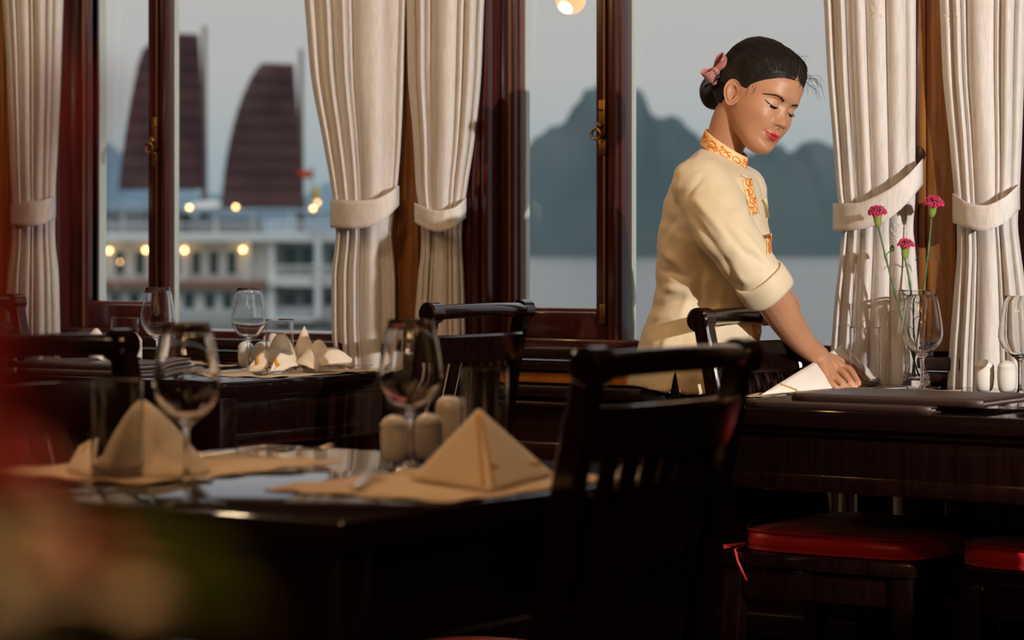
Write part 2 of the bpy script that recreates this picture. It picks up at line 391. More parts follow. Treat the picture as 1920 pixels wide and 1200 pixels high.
def hill_mat(name, c1, c2, sc_):
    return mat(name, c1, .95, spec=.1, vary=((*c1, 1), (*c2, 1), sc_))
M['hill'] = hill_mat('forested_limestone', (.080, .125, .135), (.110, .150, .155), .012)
M['hillfar'] = hill_mat('haze_tinted_limestone', (.16, .25, .32), (.20, .29, .36), .008)  # distance haze put into the base colour as a paler blue
def hills(name, prof, d, m, depth, seed, shore=470):
    # a ridge: a real heightfield whose skyline runs through the profile, with its own depth
    xs = [p[0] for p in prof]; ys = [p[1] for p in prof]
    q = np.linspace(xs[0], xs[-1], 150); sk = spline(xs, ys, q); rows = []
    nd = 16
    for j in range(nd+1):
        t = j/nd; r = []
        for x, y in zip(q, sk):
            dd = d+depth*(t-.5); base = P(x, HY, d)
            w_ = math.sin(PI*min(1, t*1.0))**.8 if 0 < t < 1 else 0
            hgt = (HY-y)/FPX*d+CZ-SEA
            nz = noise.fractal(Vector((x*.03+seed, t*4, seed)), 1, 2, 5)*.10*hgt*math.sin(PI*t)
            z = SEA-2+(hgt+2)*w_+(nz if abs(t-.5) > .05 else 0)
            p = base+FV*(dd-d); p.z = z; r.append(p)
        rows.append(r)
    return struct(MB().grid(rows).build(name, m, smooth=60))
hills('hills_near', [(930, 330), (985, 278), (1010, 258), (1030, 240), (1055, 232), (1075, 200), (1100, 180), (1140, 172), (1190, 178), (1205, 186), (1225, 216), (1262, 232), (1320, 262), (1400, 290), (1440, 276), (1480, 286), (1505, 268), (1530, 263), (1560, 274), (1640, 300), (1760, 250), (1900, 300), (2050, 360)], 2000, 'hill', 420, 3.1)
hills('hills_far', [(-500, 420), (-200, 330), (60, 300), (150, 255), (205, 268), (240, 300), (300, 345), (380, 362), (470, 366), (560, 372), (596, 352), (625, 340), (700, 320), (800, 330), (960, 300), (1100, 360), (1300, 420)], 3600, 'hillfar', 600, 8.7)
# ------------------------------------------------------------------ tables
TZ = .75
def table(label, x0, x1, y0, y1, group):
    t = thing('dining_table', label, 'table', ((x0+x1)/2, (y0+y1)/2, 0), 0, group)
    W, D = x1-x0, y1-y0
    b = MB(); b.box((0, 0, TZ-.017), (W, D, .034), bevel=.005); b.build('tabletop', 'tabletop', t)
    b = MB(); b.box((0, 0, TZ-.04), (W-.03, D-.03, .016), bevel=.005)
    for s in (-1, 1):
        b.box((0, s*(D/2-.04), TZ-.085), (W-.08, .022, .08), bevel=.003); b.box((s*(W/2-.04), 0, TZ-.085), (.022, D-.08, .08), bevel=.003)
    b.build('apron', 'lacquer', t)
    b = MB()
    for s in (-1, 1):
        b.box((0, s*(D/2-.042), .612), (W-.1, .03, .034), bevel=.008); b.box((s*(W/2-.042), 0, .612), (.03, D-.1, .034), bevel=.008)
    b.build('lower_rail', 'lacquer', t)
    for sx_ in (-1, 1):
        for sy in (-1, 1):
            b = MB(); b.box((sx_*(W/2-.045), sy*(D/2-.045), (TZ-.034)/2), (.062, .062, TZ-.034), bevel=.006)
            b.build('leg', 'lacquer', t)
    return t
FX1, FY0 = -1.671, 2.148; FX0, FY1 = FX1-.77, FY0+.80            # the near table
LX1, LX0, LY0, LY1 = -3.665, -4.43, 4.27, 5.02                   # by the left window
RX0, RX1, RY0, RY1 = -2.45, -1.50, 4.145, 5.03                   # by the right window
table('black lacquered table nearest the camera set for two', FX0, FX1, FY0, FY1, 'black restaurant tables')
table('black lacquered table against the left window under the sailboat view', LX0, LX1, LY0, LY1, 'black restaurant tables')
table('black lacquered table by the right curtains where the waitress reaches', RX0, RX1, RY0, RY1, 'black restaurant tables')

# ------------------------------------------------------------------ chairs (front is +x)
def chair(label, loc, rz):
    t = thing('dining_chair', label, 'chair', loc, rz, 'black slat-back chairs')
    hb = .182                                                     # half distance between the back posts
    b = MB(); b.box((.0, 0, .435), (.42, .43, .03), bevel=.008); b.build('seat', 'lacquer', t)
    b = MB()
    for s in (-1, 1): b.box((0, s*.185, .39), (.38, .022, .06), bevel=.003)
    b.box((.185, 0, .39), (.022, .37, .06), bevel=.003); b.box((-.185, 0, .39), (.022, .37, .06), bevel=.003)
    b.build('seat_frame', 'lacquer', t)
    for s in (-1, 1):
        b = MB(); b.box((.18, s*.185, .21), (.04, .04, .42), bevel=.004); b.build('leg', 'lacquer', t)
        pth = catmull([(-.235, s*hb, 0), (-.2, s*hb, .25), (-.19, s*hb, .45), (-.215, s*hb, .66), (-.265, s*hb, .905)], 18)
        b = MB(); rows = []
        for i, p in enumerate(pth):
            wx = .021 if p.z < .5 else .021-.004*(p.z-.5)/.4; wy = .0165
            c = .004
            rows.append([p+Vector((dx*wx+ex, dy*wy+ey, 0)) for dx, dy, ex, ey in ((-1, -1, c, 0), (1, -1, -c, 0), (1, -1, 0, c), (1, 1, 0, -c), (1, 1, -c, 0), (-1, 1, c, 0), (-1, 1, 0, -c), (-1, -1, 0, c))])
        b.grid(rows, close=True, cap=True)
        # rounded ear at the top of the post, the rail sits in it
        b.lathe([(0, -.0225), (.020, -.0225), (.0245, -.018), (.0245, .018), (.020, .0225), (0, .0225)], 20, (-.268, s*hb, .905), axis=(0, 1, 0))
        b.build('back_post', 'lacquer', t)
    def bow(y): return -.030*(1-(y/hb)**2)
    b = MB(); b.tube([(-.268+bow(y), y, .905+.004*(1-(y/hb)**2)) for y in np.linspace(-hb, hb, 15)], [(.0165, .0165)]*15, 14); b.build('top_rail', 'lacquer', t)
    b = MB(); rows = []
    for y in np.linspace(-hb+.012, hb-.012, 13):
        x = bow(y)*.95; c = .003
        rows.append([Vector(q) for q in ((-.262+x-.011, y, .852-c), (-.262+x-.011+c, y, .855), (-.262+x+.008, y, .855), (-.262+x+.011, y, .852), (-.242+x+.011, y, .790), (-.242+x-.011, y, .790))])
    b.grid(rows, close=True, cap=True); b.build('back_panel', 'lacquer', t)
    b = MB(); b.box((-.197, 0, .50), (.022, 2*hb-.03, .04), bevel=.005); b.build('back_rail', 'lacquer', t)
    for i in range(7):
        y = (i-3)*.041
        p0 = Vector((-.197, y, .505)); p1 = Vector((-.242+bow(y)*.95, y, .80))
        b = MB(); mid = (p0+p1)/2+Vector((.004, 0, 0))
        b.bar(p0, mid, .010, .030, up=(0, 1, 0), bevel=.002); b.bar(mid, p1, .010, .030, up=(0, 1, 0), bevel=.002)
        b.build('back_slat', 'lacquer', t)
    b = MB()
    for s in (-1, 1): b.box((-.02, s*.185, .16), (.36, .018, .03), bevel=.003)
    b.box((0, 0, .16), (.02, .35, .028), bevel=.003); b.build('stretcher', 'lacquer', t)
    return t
R_ = math.radians
ch = chair('black slat-back chair at the near table, its back toward the camera', (-1.876, 2.745, 0), R_(179.5))
ch2 = dup(ch, (-2.27, 2.575, 0), R_(3), 'black slat-back chair behind the shorter-glass side of the near table, showing its red-lit slats')
ch2['label'] = 'black slat-back chair at far left side of the near table, behind the rounded napkin'
ch3 = dup(ch, (-3.53, 4.70, 0), R_(180), 'black slat-back chair between the left window table and the closed window sash')
ch4 = dup(ch, (-2.235, 4.575, 0), R_(0), 'black slat-back chair directly in front of the waitress at right table')
ch5 = dup(ch, (-1.735, 4.575, 0), R_(180), 'black chair at the right end of the right table, mostly out of the frame')
ch6 = dup(ch, (-4.55, 4.60, 0), R_(0), 'black slat-back chair by the leftmost curtain behind the menus')

def cushion(label, loc, rz, ribbon=False):
    t = thing('seat_cushion', label, 'cushion', loc, rz, 'red satin seat cushions')
    rows = []; n = 44; prof = [(.0, .000), (.9, .0), (.985, .006), (1.0, .016), (1.0, .024), (.985, .034), (.93, .041), (.8, .045), (.5, .047), (.2, .0475), (0.01, .0475)]
    for f, z in prof:
        r = []
        for j in range(n):
            a = 2*PI*j/n; e = 5.0
            c, s = math.cos(a), math.sin(a); k = (abs(c)**e+abs(s)**e)**(-1/e)
            x, y = c*k*.205*f, s*k*.205*f
            if x < 0: y *= 1+.0*x
            puck = .0015*math.sin(a*14)*(1 if .9 < f < 1.01 and z > .01 else 0)
            r.append(Vector((x+puck*c, y+puck*s, z+.002*math.sin(x*31)*math.sin(y*23)*(1 if z > .03 else 0))))
        rows.append(r)
    b = MB(); b.grid(rows, close=True, cap=True); b.build('cushion_body', 'red', t, smooth=180)
    b = MB(); e = 5.0; path = []
    for zz in (.004, .040):
        path = []
        for j in range(61):
            a = 2*PI*j/60; c, s = math.cos(a), math.sin(a); k = (abs(c)**e+abs(s)**e)**(-1/e); f = .985
            path.append((c*k*.205*f, s*k*.205*f, zz))
        b.tube(path, .003, 6, cap=False)
    b.build('piping', 'red', t)
    if ribbon:
        b = MB()
        b.grid([[Vector((-.17, -.20, .012)), Vector((-.17, -.19, .012))] for i in (0,)]+[[Vector((-.182, -.222, .004)), Vector((-.182, -.212, .002))], [Vector((-.172, -.228, -.02)), Vector((-.167, -.228, -.02))], [Vector((-.152, -.230, -.055)), Vector((-.147, -.230, -.055))]])
        b.grid([[Vector((-.17, -.20, .014)), Vector((-.17, -.192, .016))], [Vector((-.192, -.218, .006)), Vector((-.192, -.210, .012))], [Vector((-.202, -.228, .004)), Vector((-.206, -.224, .012))]])
        b.build('tie_ribbon', 'redribbon', t, solid=.0012)
    return t
SZ = .4502
c1 = cushion('red satin seat cushion with a tie ribbon on the chair before the waitress', (-2.225, 4.575, SZ), 0, True)
dup(c1, (-1.755, 4.575, SZ), PI, 'red satin seat cushion at the lower right edge, on the far right chair', skip=('tie_ribbon',))
dup(c1, (-1.884, 2.745, SZ), R_(179.5), 'red satin seat cushion on the near chair whose back faces the camera', skip=('tie_ribbon',))
dup(c1, (-2.26, 2.575, SZ), R_(3), 'red satin seat cushion under the near table on its far left chair', skip=('tie_ribbon',))
dup(c1, (-4.54, 4.60, SZ), 0, 'red satin seat cushion seen through slats at far left, by the leftmost curtain', skip=('tie_ribbon',))
dup(c1, (-3.54, 4.70, SZ), PI, 'red satin seat cushion on the chair beside the left window table', skip=('tie_ribbon',))

# ------------------------------------------------------------------ glasses
def lathe_shell(outer, inner, n=40):
    return MB().lathe(outer+inner[::-1], n)
WG_O = [(0, 0), (.033, 0), (.0345, .0012), (.0335, .0026), (.020, .0046), (.008, .0075), (.0044, .013), (.0037, .025), (.0036, .045), (.0039, .062), (.0055, .0705), (.0115, .0765), (.0235, .0855), (.0345, .0965), (.0408, .108), (.0432, .119), (.0430, .130), (.0408, .147), (.0375, .167), (.0335, .187), (.0300, .201), (.0297, .2018)]
WG_I = [(0, .0775), (.010, .0790), (.0225, .0875), (.0332, .098), (.0396, .1088), (.0420, .119), (.0418, .130), (.0396, .147), (.0364, .167), (.0324, .187), (.0291, .201), (.0297, .2018)]
def wine_glass(label, loc):
    o = lathe_shell(WG_O, WG_I[:-1]).build('wine_glass', 'glass', None, smooth=60); o.location = loc
    return tag(o, label, 'wine glass', 'wine glasses on the set tables')
def copy1(o, loc, label, rz=0):
    c = o.copy(); COL.objects.link(c); c.location = loc; c.rotation_euler = (0, 0, rz); c['label'] = label; return c
TB_O = [(0, .0), (.029, 0), (.031, 0), (.0328, .0015), (.0334, .005), (.0336, .010), (.0336, .014), (.0336, .05), (.0336, .09), (.0336, .124), (.0336, .1275), (.0335, .1285), (.0333, .1294)]
TB_I = [(0, .0125), (.027, .0125), (.0300, .0130), (.0318, .0150), (.0325, .0190), (.0327, .024), (.0327, .028), (.0328, .05), (.0328, .09), (.0328, .124), (.0328, .1275), (.0329, .1285)]
def tumbler(label, loc):
    o = lathe_shell(TB_O, TB_I).build('tumbler', 'glass', None, smooth=60); o.location = loc
    return tag(o, label, 'tumbler', 'straight water tumblers on the set tables')
GZ = TZ+.0006
def onT(x, y, z=GZ): return Pz(x, y, z)
wg = wine_glass('large wine glass in front of the pyramid napkin at near table centre', onT(770, 880))
copy1(wg, onT(350, 903), 'large blurred wine glass right of the rounded napkin on the near table')
copy1(wg, Pz(296, 692, GZ), 'wine glass in front of the window mullion on the left window table')
copy1(wg, Pz(467, 695, GZ), 'wine glass before the white ship, beside the star-folded napkin')
copy1(wg, Pz(1729, 735, GZ), 'wine glass standing before the carnation vase on the right table')
copy1(wg, Pz(1912, 742, GZ), 'wine glass cut by the right edge of the photo, beside the shakers')
tb = tumbler('straight blurred tumbler in front of the rounded napkin on near table', onT(220, 897))
copy1(tb, Pz(908, 862, GZ), 'straight tumbler just behind the pyramid napkin on the near table')
copy1(tb, Pz(234, 694, GZ), 'small-looking tumbler before the folded napkin at left window sash')
copy1(tb, Pz(524, 700, GZ), 'tumbler between the wine glass and the star-folded napkin at left window')
TUMB = Pz(1622, 727, GZ)
copy1(tb, TUMB, 'clear tumbler the waitress is setting down with her fingers')

# ------------------------------------------------------------------ porcelain cruets
def shaker(label, loc, kind, rz=0):
    t = thing('shaker', label, 'shaker', loc, rz, 'white porcelain cruet sets')
    b = MB(); b.lathe([(0, 0), (.013, 0), (.0165, .003), (.0190, .014), (.0203, .028), (.0203, .040), (.0195, .049), (.0205, .0515), (.0205, .053), (.0185, .0535), (0, .0535)], 28); b.build('shaker_body', 'porcelain', t, smooth=50)
    if kind != 'holder':
        b = MB(); b.lathe([(.0188, .0532), (.0180, .056), (.0145, .0605), (.0085, .064), (.004, .0655), (0, .0658)], 28); b.build('lid', 'porcelain', t, smooth=60)
        b = MB()
        for i in range(3 if kind == 'salt' else 5):
            a = 2*PI*i/5; b.ball((.006*math.cos(a), .006*math.sin(a), .0648), .0009, 6, 4)
        b.build('pour_hole', 'hole', t)
    return t
def holder(label, loc):
    t = thing('toothpick_holder', label, 'holder', loc, 0, 'white porcelain cruet sets')
    b = MB(); b.lathe([(0, 0), (.016, 0), (.019, .003), (.0205, .02), (.0205, .06), (.0185, .072), (.013, .0785), (.004, .081), (0, .081)], 28); b.build('holder_body', 'porcelain', t, smooth=60)
    b = MB(); b.lathe([(.0035, .0812), (.0032, .0815), (0, .0815)], 12); b.build('pick_hole', 'hole', t)
    return t
sh = shaker('shaded white shaker left of the wine glass stem on near table', onT(740, 866), 'salt')
dup(sh, onT(803, 862), 0, 'white shaker between wine glass stem and pyramid napkin on near table')
hd = holder('taller white porcelain toothpick holder behind the shakers on the near table', onT(842, 846))
dup(sh, Pz(461, 689, GZ), 0, 'white shaker just left of the wine glass stem on left window table')
dup(sh, Pz(491, 690, GZ), 0, 'white shaker just right of the wine glass stem on left window table')
dup(hd, Pz(508, 684, GZ), 0, 'white toothpick holder behind the tumbler on the left window table')
dup(sh, Pz(1846, 733, GZ), 0, 'white shaker on the right table, left one of the pair')
dup(sh, Pz(1888, 735, GZ), 0, 'white shaker on the right table with the glass shadow across it')
dup(hd, Pz(1890, 720, GZ), 0, 'white toothpick holder behind the two shakers on the right table')

# ------------------------------------------------------------------ placemats, cutlery
def placemat(label, cx, cy_, wx, wy, rz=0):
    t = thing('placemat', label, 'placemat', (cx, cy_, TZ), rz, 'cream placemats with scalloped edges')
    rings = []; n = 200
    def edge(j, f):
        a = j/n*4; s = int(a) % 4; q = (a-int(a))*2-1
        px, py = [(1, q), (-q, 1), (-1, -q), (q, -1)][s]
        x, y = px*wx/2*f, py*wy/2*f
        sca = .006*abs(math.sin(j/n*4*6*PI/1))*(1 if f > .99 else .2 if f > .9 else 0)
        z = .0030+(.0020*max(0, math.sin(j*.41)+.5*math.sin(j*.23+1)) if f > .96 else 0)
        if f > .96: z = max(.0012, z)
        return Vector((x+px*sca*(s in (0, 2)), y+py*sca*(s in (1, 3)), z-.0010))
    b = MB(); b.grid([[edge(j, f) for j in range(n)] for f in (.02, .5, .9, .97, 1.0)], close=True)
    b.build('mat_cloth', 'placemat', t, solid=.0012, smooth=180)
    b = MB(); pts = [edge(j, .93)+Vector((0, 0, .0008)) for j in range(n+1)]
    rows = [[p*1.0, Vector((p.x*.985, p.y*.985, p.z))] for p in pts]; b.grid(rows); b.build('stitched_border', 'stripe', t, solid=.0006)
    return t
placemat('cream scalloped placemat under the pyramid napkin on the near table', FX1-.158, FY0+.425, .285, .39)
placemat('cream scalloped placemat under the rounded napkin on the near table', FX0+.16, FY0+.40, .29, .40)
placemat('cream scalloped placemat under the star-folded napkin at left window', LX1-.155, LY0+.40, .285, .42)
placemat('cream scalloped placemat at the far left of the left window table', LX0+.16, LY0+.40, .285, .42)
placemat('cream scalloped placemat beneath the hand of the waitress', RX0+.165, RY0+.49, .29, .42)
placemat('cream scalloped placemat at the right edge of the right table', RX1-.165, RY0+.49, .29, .42)

def fork(label, loc, rz, group='table cutlery'):
    t = thing('fork', label, 'fork', loc, rz, group)
    b = MB(); pth = catmull([(-.10, 0, .004), (-.05, 0, .006), (0, 0, .009), (.035, 0, .008), (.05, 0, .0065)], 24)
    wid = spline([-.10, -.06, .0, .035, .05], [.0085, .006, .003, .004, .011], [p.x for p in pth]); 
    rows = [[p+Vector((0, -w_, 0)), p+Vector((0, -w_*.5, .0012)), p+Vector((0, w_*.5, .0012)), p+Vector((0, w_, 0))] for p, w_ in zip(pth, wid)]
    b.grid(rows); b.build('handle', 'steel', t, solid=.0018, smooth=180)
    for i in range(4):
        y = (i-1.5)*.0058; b = MB(); b.tube(catmull([(.048, y, .0066), (.065, y, .005), (.085, y, .0065), (.096, y, .011)], 10), [.0016]*8+[.0013, .0008], 6); b.build('tine', 'steel', t)
    return t
def knife(label, loc, rz, group='table cutlery'):
    t = thing('knife', label, 'knife', loc, rz, group)
    b = MB(); b.tube(catmull([(-.11, 0, .005), (-.06, 0, .0055), (0, 0, .005)], 10), [(.0065, .0035)]*9+[(.004, .003)], 10); b.build('handle', 'steel', t, smooth=180)
    b = MB(); b.add([(0, -.006, .003), (.085, -.009, .003), (.11, .004, .003), (.1, .008, .003), (0, .006, .003), (0, -.006, .0048), (.085, -.0088, .0035), (.11, .004, .0048), (.1, .008, .005), (0, .006, .005)], [(4, 3, 2, 1, 0), (5, 6, 7, 8, 9), (0, 1, 6, 5), (1, 2, 7, 6), (2, 3, 8, 7), (3, 4, 9, 8), (4, 0, 5, 9)]); b.build('blade', 'steel', t)
    return t
def spoon(label, loc, rz, group='table cutlery'):
    t = thing('spoon', label, 'spoon', loc, rz, group)
    b = MB(); pth = catmull([(-.10, 0, .004), (-.05, 0, .006), (0, 0, .009), (.05, 0, .007)], 20)
    wid = spline([-.10, -.06, .0, .05], [.008, .0055, .003, .004], [p.x for p in pth])
    b.grid([[p+Vector((0, -w_, 0)), p+Vector((0, 0, .001)), p+Vector((0, w_, 0))] for p, w_ in zip(pth, wid)]); b.build('handle', 'steel', t, solid=.0018, smooth=180)
    rows = []
    for f in (.05, .4, .75, 1.0):
        rows.append([Vector((.072+.026*f*math.cos(a), .0165*f*math.sin(a)*(1-.15*math.cos(a)), .0025+.0065*f*f)) for a in np.linspace(0, 2*PI, 25)[:-1]])
    b = MB(); b.grid(rows, close=True); b.build('bowl', 'steel', t, solid=.0012, smooth=180)
    return t
MZ = TZ+.0045
def at(x, y, z=MZ): return Pz(x, y, z)
def ang(p, q): return math.atan2(q.y-p.y, q.x-p.x)
def lay(fn, label, a, c):          # from handle pixel to tip pixel
    p, q = at(*a), at(*c); return fn(label, (p+q)/2+Vector((0, 0, 0)), ang(p, q))
f1 = lay(fork, 'steel fork pointing left in front of the pyramid napkin', (790, 912), (622, 896))
f1.location = at(700, 912); f1.rotation_euler = (0, 0, ang(at(700, 905), at(630, 912)))
fp = at(690, 905)
f1.rotation_euler = (0, 0, R_(118)); f1.location = fp
dup(f1, at(505, 851), R_(60), 'steel fork on the right part of the rounded napkin placemat')
sp = spoon('steel spoon by the far edge of the near table', at(452, 857), R_(75))
dup(f1, at(520, 704), R_(-82), 'steel fork left of the star-folded napkin at left window')
kn = knife('steel knife at the right end of the left window placemat', at(640, 690), R_(80))
dup(kn, at(410, 700), R_(100), 'steel knife below the wine glasses on the left window table')
dup(kn, at(1702, 733), R_(75), 'steel knife leaning near the wine glass on the right table')
dup(f1, at(1903, 760), R_(95), 'steel fork at the right edge of the photo')
dup(f1, at(1462, 748), R_(92), 'steel fork beside the menus, left of the hand of the waitress')

# ------------------------------------------------------------------ napkins
def tri_sheet(b, A, B, C, bulge, n=14):
    A, B, C = Vector(A), Vector(B), Vector(C); nrm = (B-A).cross(C-A).normalized(); rows = []
    vs = []; idx = {}
    for i in range(n+1):
        for j in range(i+1):
            u, v = 1-i/n, (j/n); w_ = 1-u-v
            idx[i, j] = len(vs); p = A*u+B*v+C*w_; vs.append(p+nrm*bulge*27*u*v*w_)
    fs = []
    for i in range(n):
        for j in range(i+1):
            fs.append((idx[i, j], idx[i+1, j], idx[i+1, j+1]))
            if j < i: fs.append((idx[i, j], idx[i+1, j+1], idx[i, j+1]))
    b.add(vs, fs)
def strip(path, w_, nrm, off=.0016):
    b = MB(); nrm = Vector(nrm)
    rows = []
    for i, p in enumerate(path):
        t = (path[min(i+1, len(path)-1)]-path[max(i-1, 0)]).normalized(); s = t.cross(nrm).normalized()
        rows.append([p+nrm*off-s*w_/2, p+nrm*off+s*w_/2])
    b.grid(rows); return b
def pyramid_napkin(label, apex, left, front, right, back, m='napkin', stripes=()):
    loc = (left+front+right)/3; loc.z = TZ+.004
    t = thing('folded_napkin', label, 'napkin', loc, 0, 'folded cloth napkins')
    for i, (p, q, bl) in enumerate(((left, front, .004), (front, right, .004), (right, back, .002), (back, left, .002))):
        b = MB(); tri_sheet(b, apex, p, q, bl); b.build('folded_panel', m, t, world=True, solid=.003, smooth=180)
        if i < 2:
            ins = .0
            b = MB(); tri_sheet(b, apex*.93+(p+q)/2*.07+(p-q).cross(apex-q).normalized()*-.004, p*.96+q*.04+(p-q).cross(apex-q).normalized()*-.004, q*.96+p*.04+(p-q).cross(apex-q).normalized()*-.004, bl)
    for (p, q, r, tt) in stripes:        # golden stitched line on the panel p-q-r parallel to an edge
        nrm = (q-p).cross(r-p).normalized()
        if nrm.dot(FV) > 0: nrm = -nrm
        a, c = tt
        strip(catmull([p*(1-a[0]-a[1])+q*a[0]+r*a[1], p*(1-c[0]-c[1])+q*c[0]+r*c[1]], 8), .0045, nrm, .0034).build('golden_stitch', 'stripe', t, world=True, solid=.0008)
    return t
nz = TZ+.0045
L_, F_, Rr = Pz(772, 898, nz), Pz(918, 922, nz), Pz(1036, 890, nz)
dA = (L_-CAM).dot(FV)*.5+(F_-CAM).dot(FV)*.5+.03
A_ = P(897, 768, dA)
B_ = Pz(900, 872, nz)
pyramid_napkin('cream napkin folded into a sharp pyramid with golden stitching, on near table', A_, L_, F_, Rr, B_, 'napkin',
    [(A_, L_, F_, ((.0, .06), (.04, .90))), (A_, F_, Rr, ((.06, .0), (.90, .04))), (A_, F_, Rr, ((.70, .02), (.03, .80)))])
# rounded one at the left: a tall bishop-like fold seen from behind
def cone_napkin(label, apex, base, m, stripes=True):
    loc = sum(base, Vector())/len(base); loc.z = TZ+.004
    t = thing('folded_napkin', label, 'napkin', loc, 0, 'folded cloth napkins')
    n = 14; rows = []; e1 = (base[2]-base[0])/2; e2 = (base[1]-base[3])/2
    for i in range(n+1):
        f = i/n; k = max(.03, f**.72); r = []
        for j in range(40):
            a = 2*PI*j/40; c, s = math.cos(a), math.sin(a); q = loc+(apex-loc)*(1-f)
            r.append(q+(e1*math.copysign(abs(c)**.85, c)+e2*math.copysign(abs(s)**.85, s))*k)
        rows.append(r)
    b = MB(); b.grid(rows, close=True, cap=True); o = b.build('napkin_cloth', m, t, world=True, smooth=180)
    return t
Lb, Rb = Pz(168, 878, nz), Pz(383, 882, nz)
ap = P(268, 750, ((Lb+Rb)/2-CAM).dot(FV))
tn = cone_napkin('cream napkin folded into a rounded peak, behind tumbler on near table', ap, [Lb, Pz(295, 892, nz), Rb, Pz(300, 866, nz)], 'napkin')
b = MB(); fl = [Pz(126, 882, nz), Pz(170, 893, nz), P(178, 822, 3.36), P(150, 838, 3.38)]
tri_sheet(b, fl[2], fl[0], fl[1], .003); tri_sheet(b, fl[2], fl[3], fl[0], .002); b.build('napkin_wing', 'napkin', tn, world=True, solid=.003, smooth=180)
strip(catmull([P(163, 833, 3.352), Pz(150, 886, nz+.001)], 8), .006, -FV, .004).build('golden_stitch', 'stripe', tn, world=True, solid=.0008)
# on the right table
Lc, Fc, Rc = Pz(1428, 740, nz), Pz(1641, 721, nz), Pz(1652, 715, nz)
A2 = P(1578, 648, 5.45)
pyramid_napkin('white pyramid napkin behind the hand and tumbler of the waitress', A2, Lc, Fc, Rc, Pz(1572, 716.5, nz), 'napkinwhite', [(A2, Lc, Fc, ((.80, .02), (.71, .28)))])
# star fold on the left window table
def star_napkin(label, loc, pet, m):
    t = thing('folded_napkin', label, 'napkin', loc, 0, 'folded cloth napkins')
    for (az, L, h, w_, tip, yel) in pet:
        ca, sa = math.cos(az), math.sin(az); rows = []; n = 14
        for i in range(n+1):
            s = i/n; r = []
            for j in range(11):
                v = j/5-1
                wd = w_*(math.sin(PI*min(1, .15+s*.85))**.7*.9+.1*(1-s)); x = .01+L*s
                z = h*math.sin(PI*(.12+.70*s))*(1-.75*abs(v)**1.4)+tip*s*s*(1-abs(v)*.5)+.004*math.sin(7*v+3*s)
                r.append(Vector((x*ca-v*wd*sa, x*sa+v*wd*ca, max(.0015, z))))
            rows.append(r)
        b = MB(); b.grid(rows); b.build('folded_petal', m, t, solid=.002, smooth=180)
        if yel:
            b = MB(); b.grid([[rows[11][j]+Vector((0, 0, .0035)), rows[12][j]+Vector((0, 0, .0032))] for j in range(1, 10)]); b.build('golden_stitch', 'stripe', t, solid=.0008)
    return t
th = TH
cN = Pz(565, 696, nz)
star_napkin('cream napkin folded into a star beside the tumbler at left window', cN, [
    (th+R_(85), .060, .102, .034, .0, False), (th+R_(168), .075, .088, .036, .0, False), (th+R_(-4), .112, .052, .040, .0, False),
    (th+R_(196), .120, .062, .030, -.03, True), (th+R_(232), .098, .056, .027, -.03, True), (th+R_(-60), .070, .066, .030, -.01, False), (th+R_(35), .070, .070, .030, .0, False)], 'napkin')
star_napkin('cream napkin folded into two peaks behind the tumbler at far left window', Pz(212, 692, nz), [
    (th+R_(0), .06, .075, .03, .03, False), (th+R_(180), .05, .085, .03, .03, False), (th+R_(90), .04, .06, .03, .01, False), (th+R_(-90), .04, .045, .03, .0, False)], 'napkinwhite')

# ------------------------------------------------------------------ menus
def menu(label, c, sx_, sy, rz, h=.013):
    t = thing('menu_folder', label, 'menu', c, rz, 'dark leather menu folders')
    for i, z in enumerate((.002, h-.002)):
        b = MB(); b.box((0, 0, z), (sx_, sy, .004), bevel=.0018); b.build('cover', 'leather', t)
    b = MB(); rows = []
    for x in np.linspace(-sx_/2+.003, sx_/2-.003, 12):
        rows.append([Vector((x, -sy/2-.004*math.sin(a)+.002, h/2-math.cos(a)*h/2)) for a in np.linspace(0, PI, 9)])
    b.grid(rows); b.build('spine', 'leather', t, solid=.003, smooth=180)
    b = MB()
    for i in range(4): b.box((-.002, .002, .0042+i*.0016), (sx_-.012, sy-.012, .001))
    b.build('pages', 'pages', t)
    return t
m1 = menu('dark leather menu folder, lower of the two on the right table', Vector((-2.085, 4.285, TZ+.0004)), .385, .25, R_(0))
m2 = dup(m1, Vector((-1.995, 4.30, TZ+.0142)), R_(1), 'dark leather menu folder, upper of the two on the right table')
m3 = dup(m1, Vector((-4.14, 4.43, TZ+.0004)), R_(2), 'dark leather menu folder, lower of the two on the left window table')
m4 = dup(m1, Vector((-4.20, 4.45, TZ+.0142)), R_(-2), 'dark leather menu folder, upper of the two on the left window table')

# ------------------------------------------------------------------ vase and carnations
VB = Pz(1717, 724, GZ)
VO = [(0, 0), (.024, 0), (.026, 0), (.0305, .003), (.0315, .010), (.029, .022), (.0225, .036), (.0195, .052), (.0195, .075), (.0215, .110), (.025, .15), (.0295, .185), (.0325, .201), (.0332, .2050), (.0335, .2065), (.033, .2075)]
VI = [(0, .012), (.022, .013), (.0265, .020), (.0208, .036), (.0178, .052), (.0178, .075), (.0198, .110), (.0234, .15), (.028, .185), (.0310, .201), (.0318, .2050), (.0322, .2065)]
va = lathe_shell(VO, VI, 40).build('flower_vase', 'glass', None, smooth=60); va.location = VB
tag(va, 'clear flared glass vase holding pink carnations on the right table', 'vase')
M['petal'] = mat('magenta_carnation_petal', (.72, .012, .16), .6, sheen=.3)
M['petal'].node_tree.nodes['Principled BSDF'].inputs['Subsurface Weight'].default_value = .15
M['petal'].node_tree.nodes['Principled BSDF'].inputs['Subsurface Radius'].default_value = (.01, .003, .004)
M['stem'] = mat('green_stem', (.075, .15, .035), .5, vary=((.05, .11, .03, 1), (.10, .19, .05, 1), 60))
M['calyx'] = mat('pale_green_calyx', (.25, .36, .07), .5)
M['leaf'] = mat('green_leaf', (.05, .11, .03), .5)
